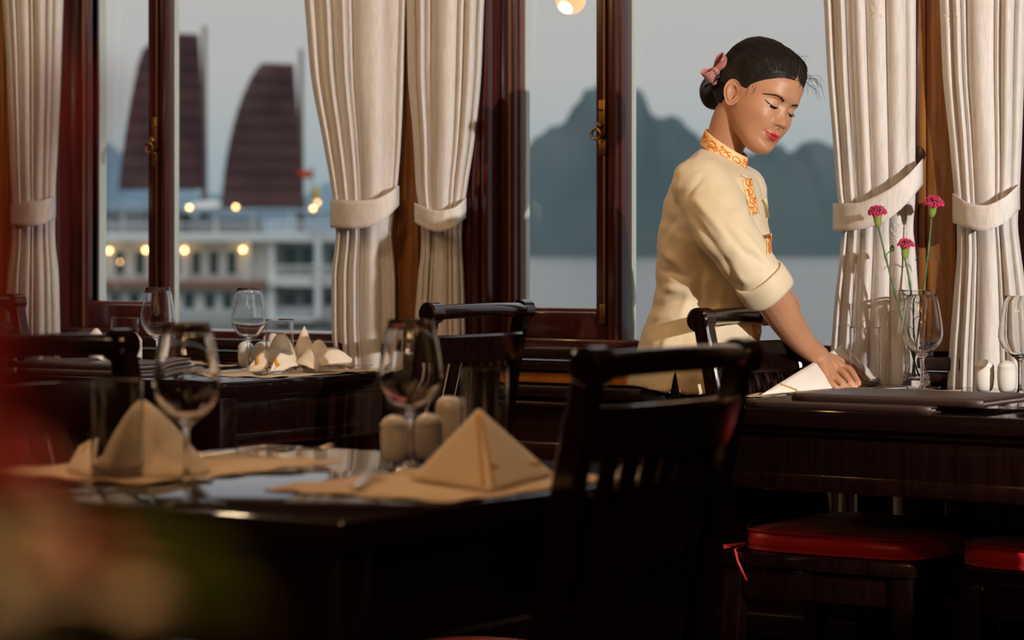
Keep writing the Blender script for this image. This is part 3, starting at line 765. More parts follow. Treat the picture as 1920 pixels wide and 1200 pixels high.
def bloom_mb(R, seed, n=46, up=Vector((0, 0, 1))):
    rnd = random.Random(seed); b = MB()
    Q = Vector((0, 0, 1)).rotation_difference(up).to_matrix()
    for i in range(n):
        t = (i+.5)/n; pol = math.radians(8+88*t**.8); az = i*2.39996+rnd.uniform(-.2, .2)
        L = R*(.85+.25*t)*rnd.uniform(.9, 1.1); wd = R*rnd.uniform(.42, .6); rows = []
        ph = rnd.uniform(0, 6)
        for a in range(7):
            s = a/6; r = []
            for k in range(9):
                v = k/4-1; ww = wd*(.25+.75*s)*v
                pl = pol*(.55+.45*s**.7)
                ruf = .11*R*math.sin(9*v+ph)*s**3+.05*R*math.sin(21*v+ph*2)*s**6
                rad = L*(.15+.85*s)*(1-.10*v*v)+.05*R*math.sin(17*v+ph)*s**5
                d = Vector((math.sin(pl)*math.cos(az), math.sin(pl)*math.sin(az), math.cos(pl))); tn_ = Vector((-math.sin(az), math.cos(az), 0)); nn = d.cross(tn_)
                r.append(Q @ (d*rad+tn_*ww+nn*ruf))
            rows.append(r)
        b.grid(rows)
    return b
def carnation(label, head, base, bend, leaves, R=.019, up=(0, 0, 1), seed=1, bud=None):
    t = thing('carnation', label, 'carnation', base, 0, 'pink carnations in the vase')
    head = Vector(head)-Vector(base); up = Vector(up).normalized()
    pth = catmull([Vector((0, 0, 0)), head*.35+Vector(bend)*.7, head*.7+Vector(bend), head-up*.028], 26)
    b = MB(); rad = [.0021+(.0012 if i in (8, 14, 20) else 0) for i in range(26)]; b.tube(pth, rad, 8); st_ = b.build('stem', 'stem', t, smooth=180)
    b = MB(); b.lathe([(.0018, -.031), (.0062, -.027), (.0084, -.018), (.0088, -.008), (.0105, -.001), (.0085, .002), (0, .003)], 14, head, axis=up)
    Q = Vector((0, 0, 1)).rotation_difference(up).to_matrix()
    for i in range(5):
        a = i*2*PI/5; d = Q @ Vector((math.cos(a), math.sin(a), 0)); b.add([head+d*.0090-up*.012, head+d*.0125+up*.004, head+d*.009+up*.001+(Q @ Vector((-math.sin(a), math.cos(a), 0)))*.004, head+d*.009+up*.001-(Q @ Vector((-math.sin(a), math.cos(a), 0)))*.004], [(0, 2, 1), (0, 1, 3)])
    b.build('calyx', 'calyx', t, smooth=180)
    bm_ = bloom_mb(R, seed, up=up); bm_.v = [tuple(Vector(v)+head) for v in bm_.v]; bm_.build('bloom', 'petal', t, smooth=180, recalc=False)
    for f, side, ln, curl in leaves:
        p = pth[int(f*25)]; d = RV*side; q = catmull([p, p+d*ln*.35+Vector((0, 0, ln*.35)), p+d*ln*.75+Vector((0, 0, ln*.42)), p+d*ln+Vector((0, 0, ln*(.42-curl)))], 12)
        b = MB(); b.tube(q, [(.0007, .0025*(1-(i/12)**2)+.0003) for i in range(12)], 6); b.build('leaf', 'leaf', t, smooth=180)
    if bud:
        q = catmull([pth[20], pth[20]+Vector(bud)*.5+Vector((0, 0, .004)), pth[20]+Vector(bud)], 8)
        b = MB(); b.tube(q, .0013, 6); e = pth[20]+Vector(bud); b.ball(e+Vector((0, 0, .006)), (.0048, .0048, .008), 10, 8); b.build('flower_bud', 'stem', t, smooth=180)
    return t
dv = (VB-CAM).dot(FV)
def vb(dx, dd): return VB+RV*dx+FV*dd+Vector((0, 0, .016))
carnation('pink carnation at the left, with a green side bud', P(1645, 400, dv-.01), vb(.008, .0), RV*-.006, [(.42, -1, .035, .55), (.58, 1, .02, .2), (.46, 1, .022, .35)], .0195, RV*-.10+Vector((0, 0, 1))-FV*.25, 3, bud=RV*.014+Vector((0, 0, .012)))
carnation('lowest pink carnation, in the middle of the vase', P(1698, 460, dv-.03), vb(-.003, -.006), RV*.004, [(.5, 1, .02, .3), (.62, -1, .018, .2), (.4, -1, .02, .5)], .0165, RV*.03+Vector((0, 0, 1))-FV*.2, 5)
carnation('tallest pink carnation, at the right against the wood pilaster', P(1750, 382, dv+.0), vb(-.008, .004), RV*.002, [(.72, -1, .026, .35), (.74, 1, .03, .6), (.45, -1, .022, .0)], .020, RV*.08+Vector((0, 0, 1))-FV*.3, 8)

# ------------------------------------------------------------------ glowing globe outside the pane, standing in for a lamp reflection
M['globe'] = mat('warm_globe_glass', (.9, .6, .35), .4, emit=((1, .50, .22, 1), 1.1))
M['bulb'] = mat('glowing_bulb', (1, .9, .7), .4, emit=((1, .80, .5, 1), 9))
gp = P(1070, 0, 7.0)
t = thing('lamp_reflection_globe', 'warm glowing globe standing in for a lamp reflected in the window glass', 'lamp', gp, 0)
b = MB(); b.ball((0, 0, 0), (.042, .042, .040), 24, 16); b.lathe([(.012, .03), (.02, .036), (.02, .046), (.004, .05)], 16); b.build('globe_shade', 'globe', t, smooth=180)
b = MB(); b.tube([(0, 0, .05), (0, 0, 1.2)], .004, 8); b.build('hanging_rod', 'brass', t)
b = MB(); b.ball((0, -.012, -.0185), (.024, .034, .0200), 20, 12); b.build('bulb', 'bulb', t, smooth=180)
# ------------------------------------------------------------------ curtains
CY = WY-.075
def smooth1(a, k): return np.convolve(np.pad(a, k, mode='edge'), np.ones(2*k+1)/(2*k+1), 'valid')
def curtain(label, rows, nf, seed, band, amp=.034, Yc=CY, depth=.045, peg=None, motif=None):
    # rows: (pixel y, pixel x left, pixel x right, fold amplitude 0..1) read on the curtain's own plane
    rnd = random.Random(seed)
    t = thing('curtain', label, 'curtain', PY((rows[3][1]+rows[3][2])/2, HY, Yc)*1.0, 0, 'white tied-back curtains')
    t.location.z = .04
    ys = [r[0] for r in rows]; q = np.concatenate([np.linspace(ys[0], ys[-1], 90)])
    L = spline(ys, [r[1] for r in rows], q); R = spline(ys, [r[2] for r in rows], q); A = spline(ys, [r[3] for r in rows], q)
    nc = 150; sarr = np.linspace(0, 1, nc)
    # irregular pleats, the same ones all the way down: (width, height) from left to right
    ed = np.cumsum([0]+[f[0] for f in nf]); ed = ed/ed[-1]; hh_ = [f[1] for f in nf]
    def pleat(s_):
        k = min(len(nf)-1, max(0, int(np.searchsorted(ed, s_, side='right')-1))); tt = min(1, max(0, (s_-ed[k])/(ed[k+1]-ed[k])))
        return hh_[k]*(math.sin(PI*tt)**(.75 if nf[k][0] < .6 else .45)), tt-.5
    grid = []
    for i, y in enumerate(q):
        r = []
        for j, s in enumerate(sarr):
            wob = .012*math.sin(i*.06+seed)*math.sin(PI*s)+.03*noise.noise(Vector((s*2.5, i*.022, seed)))*math.sin(PI*s)
            pv, pt = pleat(s+wob)
            off = amp*A[i]*(pv-.5)
            edge_ = depth*(1-(2*s-1)**2)*(.45+.0*A[i])          # the bundle bulges toward the room
            fine = .0022*noise.noise(Vector((s*9+seed, i*.11, 2.2)))+.006*noise.noise(Vector((s*3, i*.05, seed+4)))
            x = L[i]+(R[i]-L[i])*s
            p = PY(x, y, Yc-off-edge_-fine); p.z = max(p.z, .03)
            r.append(p)
        grid.append(r)
    b = MB(); b.grid(grid); b.build('curtain_panel', 'curtain', t, world=True, solid=.0014, smooth=180)
    # tie-back: a stiff band wrapped round the bundle; upper and lower edge read along the front
    bx = [k[0] for k in band]; up = [k[1] for k in band]; lo_ = [k[2] for k in band]
    n = 36; loop = []
    for k in range(n+1):
        s = k/n; x = bx[0]+(bx[-1]-bx[0])*s; yu, yl = spline(bx, up, x)[0], spline(bx, lo_, x)[0]
        bul = (depth+.036)*max(0, 1-(2*s-1)**2)**.5+.001
        loop.append((x, yu, yl, Yc-.002-bul))
    for k in range(1, 12):
        s = 1-k/12; x = bx[0]+(bx[-1]-bx[0])*s; yu, yl = spline(bx, up, x)[0], spline(bx, lo_, x)[0]
        loop.append((x, yu, yl, Yc+.02*max(0, 1-(2*s-1)**2)**.5))
    cols = []
    for k, (x, yu, yl, Y) in enumerate(loop):
        c = []
        for m in range(7):
            f = m/6; c.append(PY(x, yu+(yl-yu)*f, Y-.004*math.sin(PI*f)+.002*noise.noise(Vector((k*.23, f*2, seed)))-(.0035 if m in (0, 6) else 0)))
        cols.append(c)
    b = MB(); b.grid(cols+[cols[0]]); b.build('tieback', 'band', t, world=True, solid=.002, smooth=180)
    if motif:
        bv = BVHTree.FromPolygons([p for r in grid for p in r], [(i*nc+j, i*nc+j+1, (i+1)*nc+j+1, (i+1)*nc+j) for i in range(len(grid)-1) for j in range(nc-1)])
        for (mx, my, ms, kind) in motif:
            b = MB()
            for cv in motif_curves(kind):
                pts = []
                for (a, c) in cv:
                    px, py = mx+a*ms, my+c*ms; d = (P(px, py, 1)-CAM).normalized()
                    h = bv.ray_cast(CAM, d)
                    if h[0]: pts.append(h[0]-d*.0018)
                if len(pts) > 3: b.tube(pts, .0006, 5)
            if b.v: b.build('thread_embroidery', 'thread', t, world=True, smooth=180)
    return t
def motif_curves(kind):
    out = []
    if kind == 'butterfly':
        for s in (-1, 1):
            out.append([(s*(.05+.9*math.sin(a)*abs(math.cos(a*.5))), -.1-.9*math.sin(a)**2*math.cos(a)*1.0-.25*math.sin(a)) for a in np.linspace(0, PI, 16)])
            out.append([(s*(.05+.55*math.sin(a)), .1+.75*math.sin(a)*math.sin(a*.5)) for a in np.linspace(0, PI, 14)])
            out.append([(s*(.02+.4*a), -.35-.9*a+.3*a*a) for a in np.linspace(0, 1, 8)])
        out.append([(0, -.4+.1*i) for i in range(10)])
    else:
        for k in range(6):
            a0 = k*PI/3
            out.append([(math.cos(a0)*.55+.38*math.cos(a), math.sin(a0)*.55+.38*math.sin(a)) for a in np.linspace(0, 2*PI, 18)])
        out.append([(.2*math.cos(a), .2*math.sin(a)) for a in np.linspace(0, 2*PI, 14)])
        out.append([(-1.2+i*.12, 1.2-.3*math.sin(i*.4)-i*.05) for i in range(14)])
    return out
TOP, BOT = -420, 990
curtain('white curtain at far left beside the orange pilaster, partly behind the red haze',
    [(TOP, -40, 160, 1.0), (-150, -14, 135, 1), (0, 5, 119, .9), (180, 15, 113, .75), (330, 20, 105, .55), (395, 22, 103, .45), (440, 22, 103, .6), (520, 14, 110, .8), (650, 8, 113, .9), (900, 4, 116, 1), (930, 2, 118, 1)],
    [(.5,.6),(.35,.9),(.9,.8),(.3,.7),(.8,1),(.45,.8),(.6,.5)], 11, [(20, 384, 422), (50, 378, 424), (80, 375, 420), (104, 366, 408)], motif=[(38, 130, 9, 'butterfly'), (60, 126, 8, 'butterfly')])
curtain('white curtain tied beside the ship view, left of the wood pilaster',
    [(TOP, 520, 800, 1.0), (-200, 548, 772, 1), (0, 571, 762, .95), (140, 583, 757, .85), (260, 605, 752, .7), (350, 621, 745, .5), (400, 628, 738, .42), (440, 630, 735, .6), (520, 622, 741, .85), (600, 622, 742, .85), (690, 626, 744, .85), (880, 628, 748, .9), (BOT, 626, 750, .9)],
    [(.5,.8),(.35,.1),(.4,1),(.35,.1),(.4,1),(.3,.35),(1.5,1),(.8,.12),(.3,.4)], 23, [(620, 374, 427), (665, 376, 429), (700, 374, 422), (725, 364, 408), (748, 348, 385)], motif=[(668, 450, 13, 'flower')])
curtain('white curtain tied right of the wood pilaster, behind the empty chair',
    [(TOP, 740, 960, 1.0), (-200, 752, 930, 1), (0, 762, 908, .95), (140, 765, 902, .85), (260, 775, 890, .7), (350, 780, 876, .5), (410, 788, 868, .42), (450, 790, 866, .6), (520, 784, 870, .8), (620, 778, 873, .85), (700, 778, 875, .85), (900, 776, 878, .9), (BOT, 774, 880, .9)],
    [(.5,.5),(.45,1),(.35,.35),(1.3,.95),(.4,.55),(.6,.9),(.35,.5)], 37, [(777, 380, 417), (800, 390, 430), (820, 395, 435), (850, 390, 426), (874, 371, 408)])
curtain('white curtain right of the waitress, tied high to the dark peg',
    [(TOP, 1520, 1745, 1.0), (-200, 1533, 1730, 1), (0, 1545, 1717, .9), (140, 1552, 1717, .85), (260, 1562, 1716, .7), (370, 1571, 1716, .5), (425, 1579, 1712, .45), (470, 1576, 1716, .65), (560, 1566, 1722, .9), (660, 1558, 1726, .9), (740, 1552, 1728, .9), (950, 1548, 1732, .9), (BOT, 1545, 1735, .9)],
    [(.35,.9),(.2,.25),(.4,1),(.3,.3),(.65,.95),(1.0,.8),(.9,.95),(.5,.3)], 41, [(1562, 381, 434), (1600, 381, 432), (1650, 364, 419), (1700, 330, 382), (1730, 298, 345)], motif=[(1645, 22, 15, 'butterfly'), (1685, 430, 15, 'flower')])
curtain('white curtain at the right edge above the white shakers',
    [(TOP, 1735, 1990, 1.0), (-200, 1748, 1960, 1), (0, 1762, 1925, .9), (140, 1768, 1920, .85), (260, 1780, 1916, .7), (350, 1788, 1912, .5), (420, 1794, 1908, .45), (460, 1795, 1912, .65), (560, 1788, 1925, .9), (660, 1780, 1934, .9), (740, 1776, 1940, .9), (950, 1772, 1945, .9), (BOT, 1770, 1950, .9)],
    [(.5,.7),(.35,.95),(.3,.4),(1.1,.9),(.3,.5),(.6,1),(.5,.6)], 53, [(1786, 362, 417), (1815, 380, 428), (1845, 385, 433), (1880, 372, 420), (1912, 345, 392)], motif=[(1775, 40, 15, 'butterfly'), (1795, 36, 14, 'butterfly')])
o = MB(); pc = PY(1724, 290, WY-.035)
o.lathe([(0, -.03), (.008, -.03), (.008, .0), (.017, .004), (.0185, .010), (.016, .016), (.007, .019), (0, .0195)], 20, pc, axis=(0, -1, 0))
k = o.build('curtain_peg', 'darkwood'); tag(k, 'round dark wooden peg holding the tieback on the right pilaster', 'curtain peg')
# unseen warm ceiling lamps; those near windows and roses added as fill light
M['lampshade'] = mat('frosted_lamp', (.9, .75, .55), .4, emit=((1, .72, .42, 1), 14))
lp = None
for i, (x, y, pw) in enumerate(((-1.0, 1.2, 18), (-3.6, 2.2, 12), (.9, 1.3, 6), (-.35, -.25, 20), (-5.6, 3.0, 14), (-2.4, 3.2, 10), (-2.2, 1.0, 12), (-3.35, 3.75, 17), (-1.6, 3.5, 15), (-5.0, 3.9, 13))):
    if lp is None:
        lp = thing('ceiling_fill_lamp', 'small unseen warm ceiling lamp giving fill light to the room', 'lamp', (x, y, ZC), 0, 'warm ceiling lamps')
        b = MB(); b.lathe([(0, 0), (.05, 0), (.05, -.012), (.02, -.03), (.006, -.04), (.006, -.12), (0, -.12)], 20); b.build('lamp_base', 'brass', lp)
        b = MB(); b.ball((0, 0, -.16), .045, 20, 14); b.build('lamp_globe', 'lampshade', lp, smooth=180)
    else: dup(lp, (x, y, ZC))
    lamp('warm_fill_light', 'POINT', (x, y, ZC-.27), pw, (1, .72, .46) if y > 3.3 else (1, .52, .20), shadow_soft_size=.06)

# an added fixture for the key light, hung from the ceiling behind the beam
kd = (Vector((-3.0, 4.95, 1.09))-KEY).normalized()
t = thing('added_key_spotlight', 'added black spotlight can for the unseen key light', 'spotlight', KEY-kd*.12, 0)
b = MB(); b.lathe([(0, -.02), (.04, -.02), (.045, .0), (.045, .10), (.041, .10), (.041, .02), (0, .015)], 24, axis=kd); b.build('lamp_can', 'lacquer', t)
b = MB(); b.tube([(0, 0, 0), (0, 0, ZC-(KEY-kd*.12).z)], .008, 8); b.build('hanging_rod', 'lacquer', t)

# an added pendant, out of view, that brightens the roses
t = thing('rose_fill_pendant', 'added warm pendant lamp out of view, brightening the blurred roses', 'lamp', (-.74, .08, ZC), 0)
b = MB(); b.tube([(0, 0, 0), (0, 0, -.62)], .004, 8); b.build('lamp_cord', 'lacquer', t)
b = MB(); b.ball((0, 0, -.66), .04, 20, 14); b.build('lamp_globe', 'lampshade', t, smooth=180)
lamp('warm_fill_light', 'POINT', (-.74, .08, ZC-.76), 11, (1, .66, .36), shadow_soft_size=.05)
# ------------------------------------------------------------------ the waitress
M['skin'] = mat('tan_skin', (.47, .235, .135), .46, spec=.45, sss=.12, bump=(900, .08, .0006, (1, 1, 1)), vary=((.44, .215, .122, 1), (.50, .255, .148, 1), 14))
M['hair'] = mat('black_hair', (.011, .008, .0065), .52, spec=.35, bump=(60, .5, .002, (1, 1, 1)))
M['brow'] = mat('eyebrow_hair', (.030, .017, .012), .7, spec=.2)
M['lips'] = mat('red_lipstick', (.50, .035, .05), .32)
M['sclera'] = mat('eye_white', (.16, .12, .10), .6, spec=.1)
M['iris'] = mat('dark_iris', (.012, .007, .005), .12)
M['lash'] = mat('black_lashes', (.008, .006, .005), .6)
M['nail'] = mat('pink_nail', (.62, .26, .20), .25, coat=.4)
M['tunic'] = mat('cream_silk_tunic', (.71, .60, .42), .62, sheen=.25, bump=(420, .12, .0012, (1, 1, .4)))
M['facing'] = mat('pale_orange_facing', (.82, .58, .28), .6, bump=(420, .12, .0012, (1, 1, 1)))
M['orange'] = mat('orange_embroidery', (.75, .20, .012), .5)
M['trousers'] = mat('black_trousers', (.010, .009, .010), .7)
M['bow'] = mat('dusty_pink_satin', (.42, .17, .15), .3, sheen=.3)
M['clipblack'] = mat('black_clip', (.008, .008, .010), .3)
M['badge'] = mat('name_badge_metal', (.55, .42, .18), .3, metal=.8)
M['shoe'] = mat('black_shoe', (.012, .011, .011), .3)
WD = 5.36
foot = P(1235, HY, WD); foot.z = 0
lady = thing('person', 'woman in cream embroidered tunic leaning over the right table, setting a tumbler', 'person', foot, 0)

def final_mesh(o, mods):            # evaluate modifiers and return a plain mesh
    for typ, kw in mods:
        m = o.modifiers.new(typ.lower(), typ)
        for a, v in kw.items(): setattr(m, a, v)
    dg = bpy.context.evaluated_depsgraph_get(); me = bpy.data.meshes.new_from_object(o.evaluated_get(dg))
    return me
def drop(o): bpy.data.objects.remove(o, do_unlink=True)
def to_lady(me, name, m, parent=None, move=True):
    if move: me.transform(Matrix.Translation(-foot))
    me.materials.clear(); me.materials.append(M[m])
    me.polygons.foreach_set('use_smooth', [True]*len(me.polygons))
    o = bpy.data.objects.new(name, me); COL.objects.link(o); o.parent = parent or lady; return o

# ---- head, in its own frame: x forward, y to her left, z up, metres
ya, pi_, ro = R_(40.1), R_(17.5), R_(-16.0)
fh = RV*math.sin(ya)-FV*math.cos(ya); Zv = Vector((0, 0, 1))
hf = fh*math.cos(pi_)-Zv*math.sin(pi_); hu = Zv*math.cos(pi_)+fh*math.sin(pi_); hl = hu.cross(hf)
hl, hu = hl*math.cos(ro)+hu*math.sin(ro), hu*math.cos(ro)-hl*math.sin(ro)
HC = P(1421, 187, WD-.02); HS = .975
HM = Matrix(((hf.x*HS, hl.x*HS, hu.x*HS, HC.x), (hf.y*HS, hl.y*HS, hu.y*HS, HC.y), (hf.z*HS, hl.z*HS, hu.z*HS, HC.z), (0, 0, 0, 1)))
zk = [-.1100, -.1060, -.098, -.088, -.075, -.06, -.045, -.03, -.01, .01, .03, .05, .07, .088, .100, .1075]
xF = [.0600, .0735, .0810, .0830, .0825, .0860, .0880, .0875, .0850, .0850, .0905, .0895, .0800, .0600, .0370, .0050]
xB = [.0450, .0300, .0150, -.002, -.025, -.048, -.068, -.082, -.091, -.096, -.097, -.094, -.085, -.068, -.046, -.010]
wK = [.0080, .0190, .0300, .0400, .0500, .0580, .0640, .0680, .0710, .0725, .0720, .0690, .0620, .0490, .0330, .0050]
xC = [.0520, .0520, .0480, .0400, .0280, .0180, .0120, .0080, .0040, .0, -.002, -.004, -.005, -.005, -.005, -.004]
def g1(v, c, s): return math.exp(-((v-c)/s)**2)
hNz = [-.050, -.0455, -.0405, -.0355, -.0305, -.024, -.015, -.005, .008, .022]
hNv = [0, .001, .006, .0150, .0185, .0145, .0085, .0045, .0015, 0]
hNs = [.008, .008, .0090, .0100, .0105, .0090, .0078, .0068, .0062, .0065]
def face(x, y, z):
    """forward displacement of the facial features"""
    k = max(0, min(1, (x-.02)/.035)); k = k*k*(3-2*k)
    if k == 0: return 0, 0
    a = abs(y); d = 0
    if -.05 < z < .022:
        d += float(np.interp(z, hNz, hNv))*math.exp(-(y/float(np.interp(z, hNz, hNs)))**2)
    d += .0085*g1(a, .0140, .0060)*g1(z, -.0335, .0062)
    d -= .0060*g1(a, .0072, .0034)*g1(z, -.0395, .0028)
    d -= .0075*g1(a, .0320, .0170)*g1(z, .0040, .0105)
    d -= .0030*g1(a, .0165, .0060)*g1(z, .0030, .0080)
    d += .0070*g1(a, .0325, .0130)*g1(z, .0025, .0078)
    zc = .0118-.006*((a-.032)/.018)**2
    d -= .0010*g1(z, zc, .0012)*g1(a, .032, .016)
    d += .0012*g1(z, -.0115, .0035)*g1(a, .032, .014)
    d += .0030*g1(a, .0300, .0200)*g1(z, .0190, .0090)
    bow = .0016*(g1(a, .0050, .0035)-.6*g1(a, 0, .0025)); e4 = math.exp(-(y/.0185)**4)
    zu = -.0582+bow*.6-.0022*(a/.022)**2+.0015*max(0, a-.012)/.01; zl = -.0672+.0030*(a/.018)**2
    d += .0055*g1(z, zu, .0044)*e4+.0068*g1(z, zl, .0050)*math.exp(-(y/.0165)**4)-.0042*g1(z, -.0626+.0015*(a/.02)**2, .0014)*math.exp(-(y/.021)**4)
    d -= .0030*g1(a, .0262, .0045)*g1(z, -.0605, .0050)
    d -= .0008*g1(y, 0, .0030)*g1(z, -.0470, .0040)
    d += .0050*g1(y, 0, .0150)*g1(z, -.0940, .0110)-.0036*g1(y, 0, .0190)*g1(z, -.0785, .0045)
    ck = .0045*g1(a, .0450, .0190)*g1(z, -.0250, .0210)
    return d*k, ck*k
NZ, NP = 230, 300
zq = -.1100+(.2175)*np.linspace(0, 1, NZ); 
HFx, HBx, HWx, HCx = (spline(zk, a, zq) for a in (xF, xB, wK, xC))
def base_pt(i, ph, n=2.25):
    c, s = math.cos(ph), math.sin(ph); C = math.copysign(abs(c)**(2/n), c); S = math.copysign(abs(s)**(2/n), s)
    return HCx[i]+((HFx[i]-HCx[i]) if C > 0 else (HCx[i]-HBx[i]))*C, HWx[i]*S, zq[i]
phs = [2*PI*j/NP for j in range(NP)]
rows = []; brow_ = []
for i in range(NZ):
    r = []; br = []
    for ph in phs:
        x, y, z = base_pt(i, ph); br.append(Vector((x, y, z))); d, ck = face(x, y, z)
        r.append(Vector((x+d+ck*.6, y+math.copysign(ck, y)*.8, z)))
    rows.append(r); brow_.append(br)
hm = MB(); hm.grid(rows, close=True, cap=True)
bvH = BVHTree.FromPolygons([Vector(v) for v in hm.v], hm.f)
def onface(y, z, off=0):
    h = bvH.ray_cast(Vector((.25, y, z)), Vector((-1, 0, 0))); p = h[0] if h[0] else Vector((.08, y, z))
    return p+Vector((off, 0, 0))
def W(p): return HM @ Vector(p)
# ears
def ear(s):
    b = MB(); n = 40; fr = [(0.02, -.0035), (.3, -.0050), (.5, -.0015), (.62, .0030), (.72, .0022), (.84, -.0002), (.93, .0042), (1.0, .0040)]
    def pt(f, a, h):
        ox = .0172*math.cos(a)*(1-.25*max(0, -math.sin(a))); oz = .0305*math.sin(a)
        notch = .35*g1(a, PI*.02, .5)                         # tragus side stays low
        if f > .55: h = h*(1-notch*2)
        X = -.006+ox*f-oz*f*.22; Z = -.010+oz*f*.94
        fl = .0015+.0085*(-(ox*f)/.017+.55)                      # flares away from the skull toward the back
        return Vector((X, s*(.0695+max(-.002, fl)+h), Z))
    front = [[pt(f, 2*PI*j/n, h) for j in range(n)] for f, h in fr]
    back = [[pt(f, 2*PI*j/n, h-.006) for j in range(n)] for f, h in ((1.0, .0055), (.9, .002), (.5, -.004), (.02, -.006))]
    b.grid(front+back, close=True, cap=True); return b
ears = []
for s in (-1, 1):
    e = ear(s); em = MB(); em.add([W(v) for v in e.v], e.f); ears.append(em)
headmb = MB(); headmb.add([W(v) for v in hm.v], hm.f)

# ---- body: limbs as tapered chains, fused into one skin
def chain(b, pts, rad, n=18, m=12, balls=True):
    pts = catmull(pts, n); r = np.interp(np.linspace(0, 1, n), np.linspace(0, 1, len(rad)), rad); b.tube(pts, list(r), m)
    if balls: b.ball(pts[0], r[0], 12, 8); b.ball(pts[-1], r[-1], 12, 8)
bod = MB()
chain(bod, [P(1345, 300, WD+.02), P(1362, 262, WD+.01), P(1383, 215, WD-.005), W((-.012, 0, -.02))], [.040, .044, .046, .052], m=20)
# torso core and legs inside the clothes
chain(bod, [P(1345, 310, WD), P(1335, 420, WD), P(1325, 540, WD), P(1290, 640, WD), P(1270, 700, WD)], [.050, .065, .055, .050, .045], m=16)
for dd, px in ((-.085, 1262), (.085, 1275)):
    f0 = P(px, 700, WD+dd); kn_ = f0.copy(); kn_.z = .42; an_ = foot+FV*dd*.9; an_.z = .09; kn_ = kn_.lerp(an_, .5); kn_.z = .43
    chain(bod, [f0, kn_, an_], [.050, .046, .036], m=14)
    chain(bod, [an_-Vector((0, 0, .03)), an_+RV*.12-Vector((0, 0, .055))], [.032, .026], n=8)
# right arm
SHO = P(1318, 350, WD-.15)
wr = P(1536, 669, 5.325)
chain(bod, [P(1345, 350, WD-.02), SHO+FV*.02, P(1385, 460, 5.150), P(1440, 545, 5.150)], [.035, .034, .036, .0405], n=24)
chain(bod, [P(1440, 545, 5.150), P(1468, 590, 5.195), P(1492, 626, 5.245), P(1515, 652, 5.290), wr], [.0405, .0370, .0325, .0265, .0235], m=16)
# hand on the tumbler
kI, kM, kR, kP = P(1579, 689, 5.345), P(1570, 692, 5.320), P(1560, 699, 5.298), P(1550, 706, 5.282)
wn, wf = wr+FV*-.012, wr+FV*.012
up2 = Vector((0, 0, 1))
for k, w0, r1 in ((kI, wf, .0118), (kM, wr, .0118), (kR, wr, .0112), (kP, wn, .0105)): chain(bod, [w0, (w0+k)/2+up2*.003, k], [.0165, .0125, r1-.001], n=10)
chain(bod, [(wr+kR)/2, (kR+kP)/2-up2*.010], [.012, .010], n=8)
TX = TUMB
fI = [kI, P(1593, 696, 5.347), P(1604, 707, 5.335), P(1611, 719, 5.302)]
fI = [kI, P(1590, 692, 5.335), P(1602, 706, 5.312), P(1610, 719.5, 5.296)]
fM = [kM, P(1581, 700, 5.305), P(1594, 715, 5.290), P(1604, 726, 5.288)]
fR = [kR, P(1570, 710, 5.284), P(1583, 722, 5.277), P(1594, 730, 5.280)]
fP = [kP, P(1558, 717, 5.270), P(1568, 726, 5.266), P(1577, 732, 5.268)]
for f, r in ((fI, (.0098, .0090, .0082, .0068)), (fM, (.0098, .0090, .0080, .0066)), (fR, (.0094, .0086, .0078, .0064)), (fP, (.0084, .0076, .0068, .0056))):
    chain(bod, f, r, n=16)
thb = [wr+FV*.020+RV*.006, P(1575, 679, 5.375), P(1597, 690, 5.388), P(1613, 703, 5.386), P(1627, 716, 5.380)]
chain(bod, thb, [.0145, .0130, .0105, .0100, .0078], n=18)
# left arm, behind the body, its hand lying on the chair back
LS = P(1385, 350, WD+.14); le = P(1405, 495, 5.53); lw = P(1480, 568, 5.42)
chain(bod, [LS-FV*.06, le], [.030, .036]); chain(bod, [le, P(1446, 538, 5.48), lw], [.036, .030, .0225])
for i in range(4):
    k = P(1486-i*5, 570+i*1, 5.355-.018*i); t1 = P(1466-i*5, 579+i*1, 5.33-.018*i); t2 = P(1450-i*4, 592+i, 5.325-.018*i); t3 = P(1441-i*3, 606, 5.335-.018*i)
    chain(bod, [lw, k], [.0165, .011], n=8); chain(bod, [k, t1, t2, t3], [.0095, .0088, .008, .0065], n=12)
chain(bod, [lw+FV*.01, P(1494, 585, 5.39), P(1490, 600, 5.375)], [.013, .0105, .008], n=10)
tmp = bod.build('tmp_body', 'skin'); bpy.context.view_layer.update()
me = final_mesh(tmp, [('REMESH', dict(mode='VOXEL', voxel_size=.0030, adaptivity=0)), ('SMOOTH', dict(factor=.5, iterations=5))]); drop(tmp)
bo = bpy.data.objects.new('tmp_b', me); COL.objects.link(bo)
for em in [headmb]+ears:
    hd = em.build('tmp_head', 'skin', smooth=180); bpy.context.view_layer.update(); n0 = len(bo.data.vertices)
    try:
        me = final_mesh(bo, [('BOOLEAN', dict(operation='UNION', object=hd, solver='MANIFOLD'))])
        if len(me.vertices) < n0*.8 or len(me.vertices) == n0: raise ValueError('union lost geometry')
    except Exception as ex:
        print('UNION FALLBACK', ex)
        bm = bmesh.new(); bm.from_mesh(bo.data); bm.from_mesh(hd.data); me = bpy.data.meshes.new('body'); bm.to_mesh(me); bm.free()
    drop(bo); drop(hd); bo = bpy.data.objects.new('tmp_b', me); COL.objects.link(bo)
drop(bo)
body = to_lady(me, 'body', 'skin'); body.data.name = 'body'

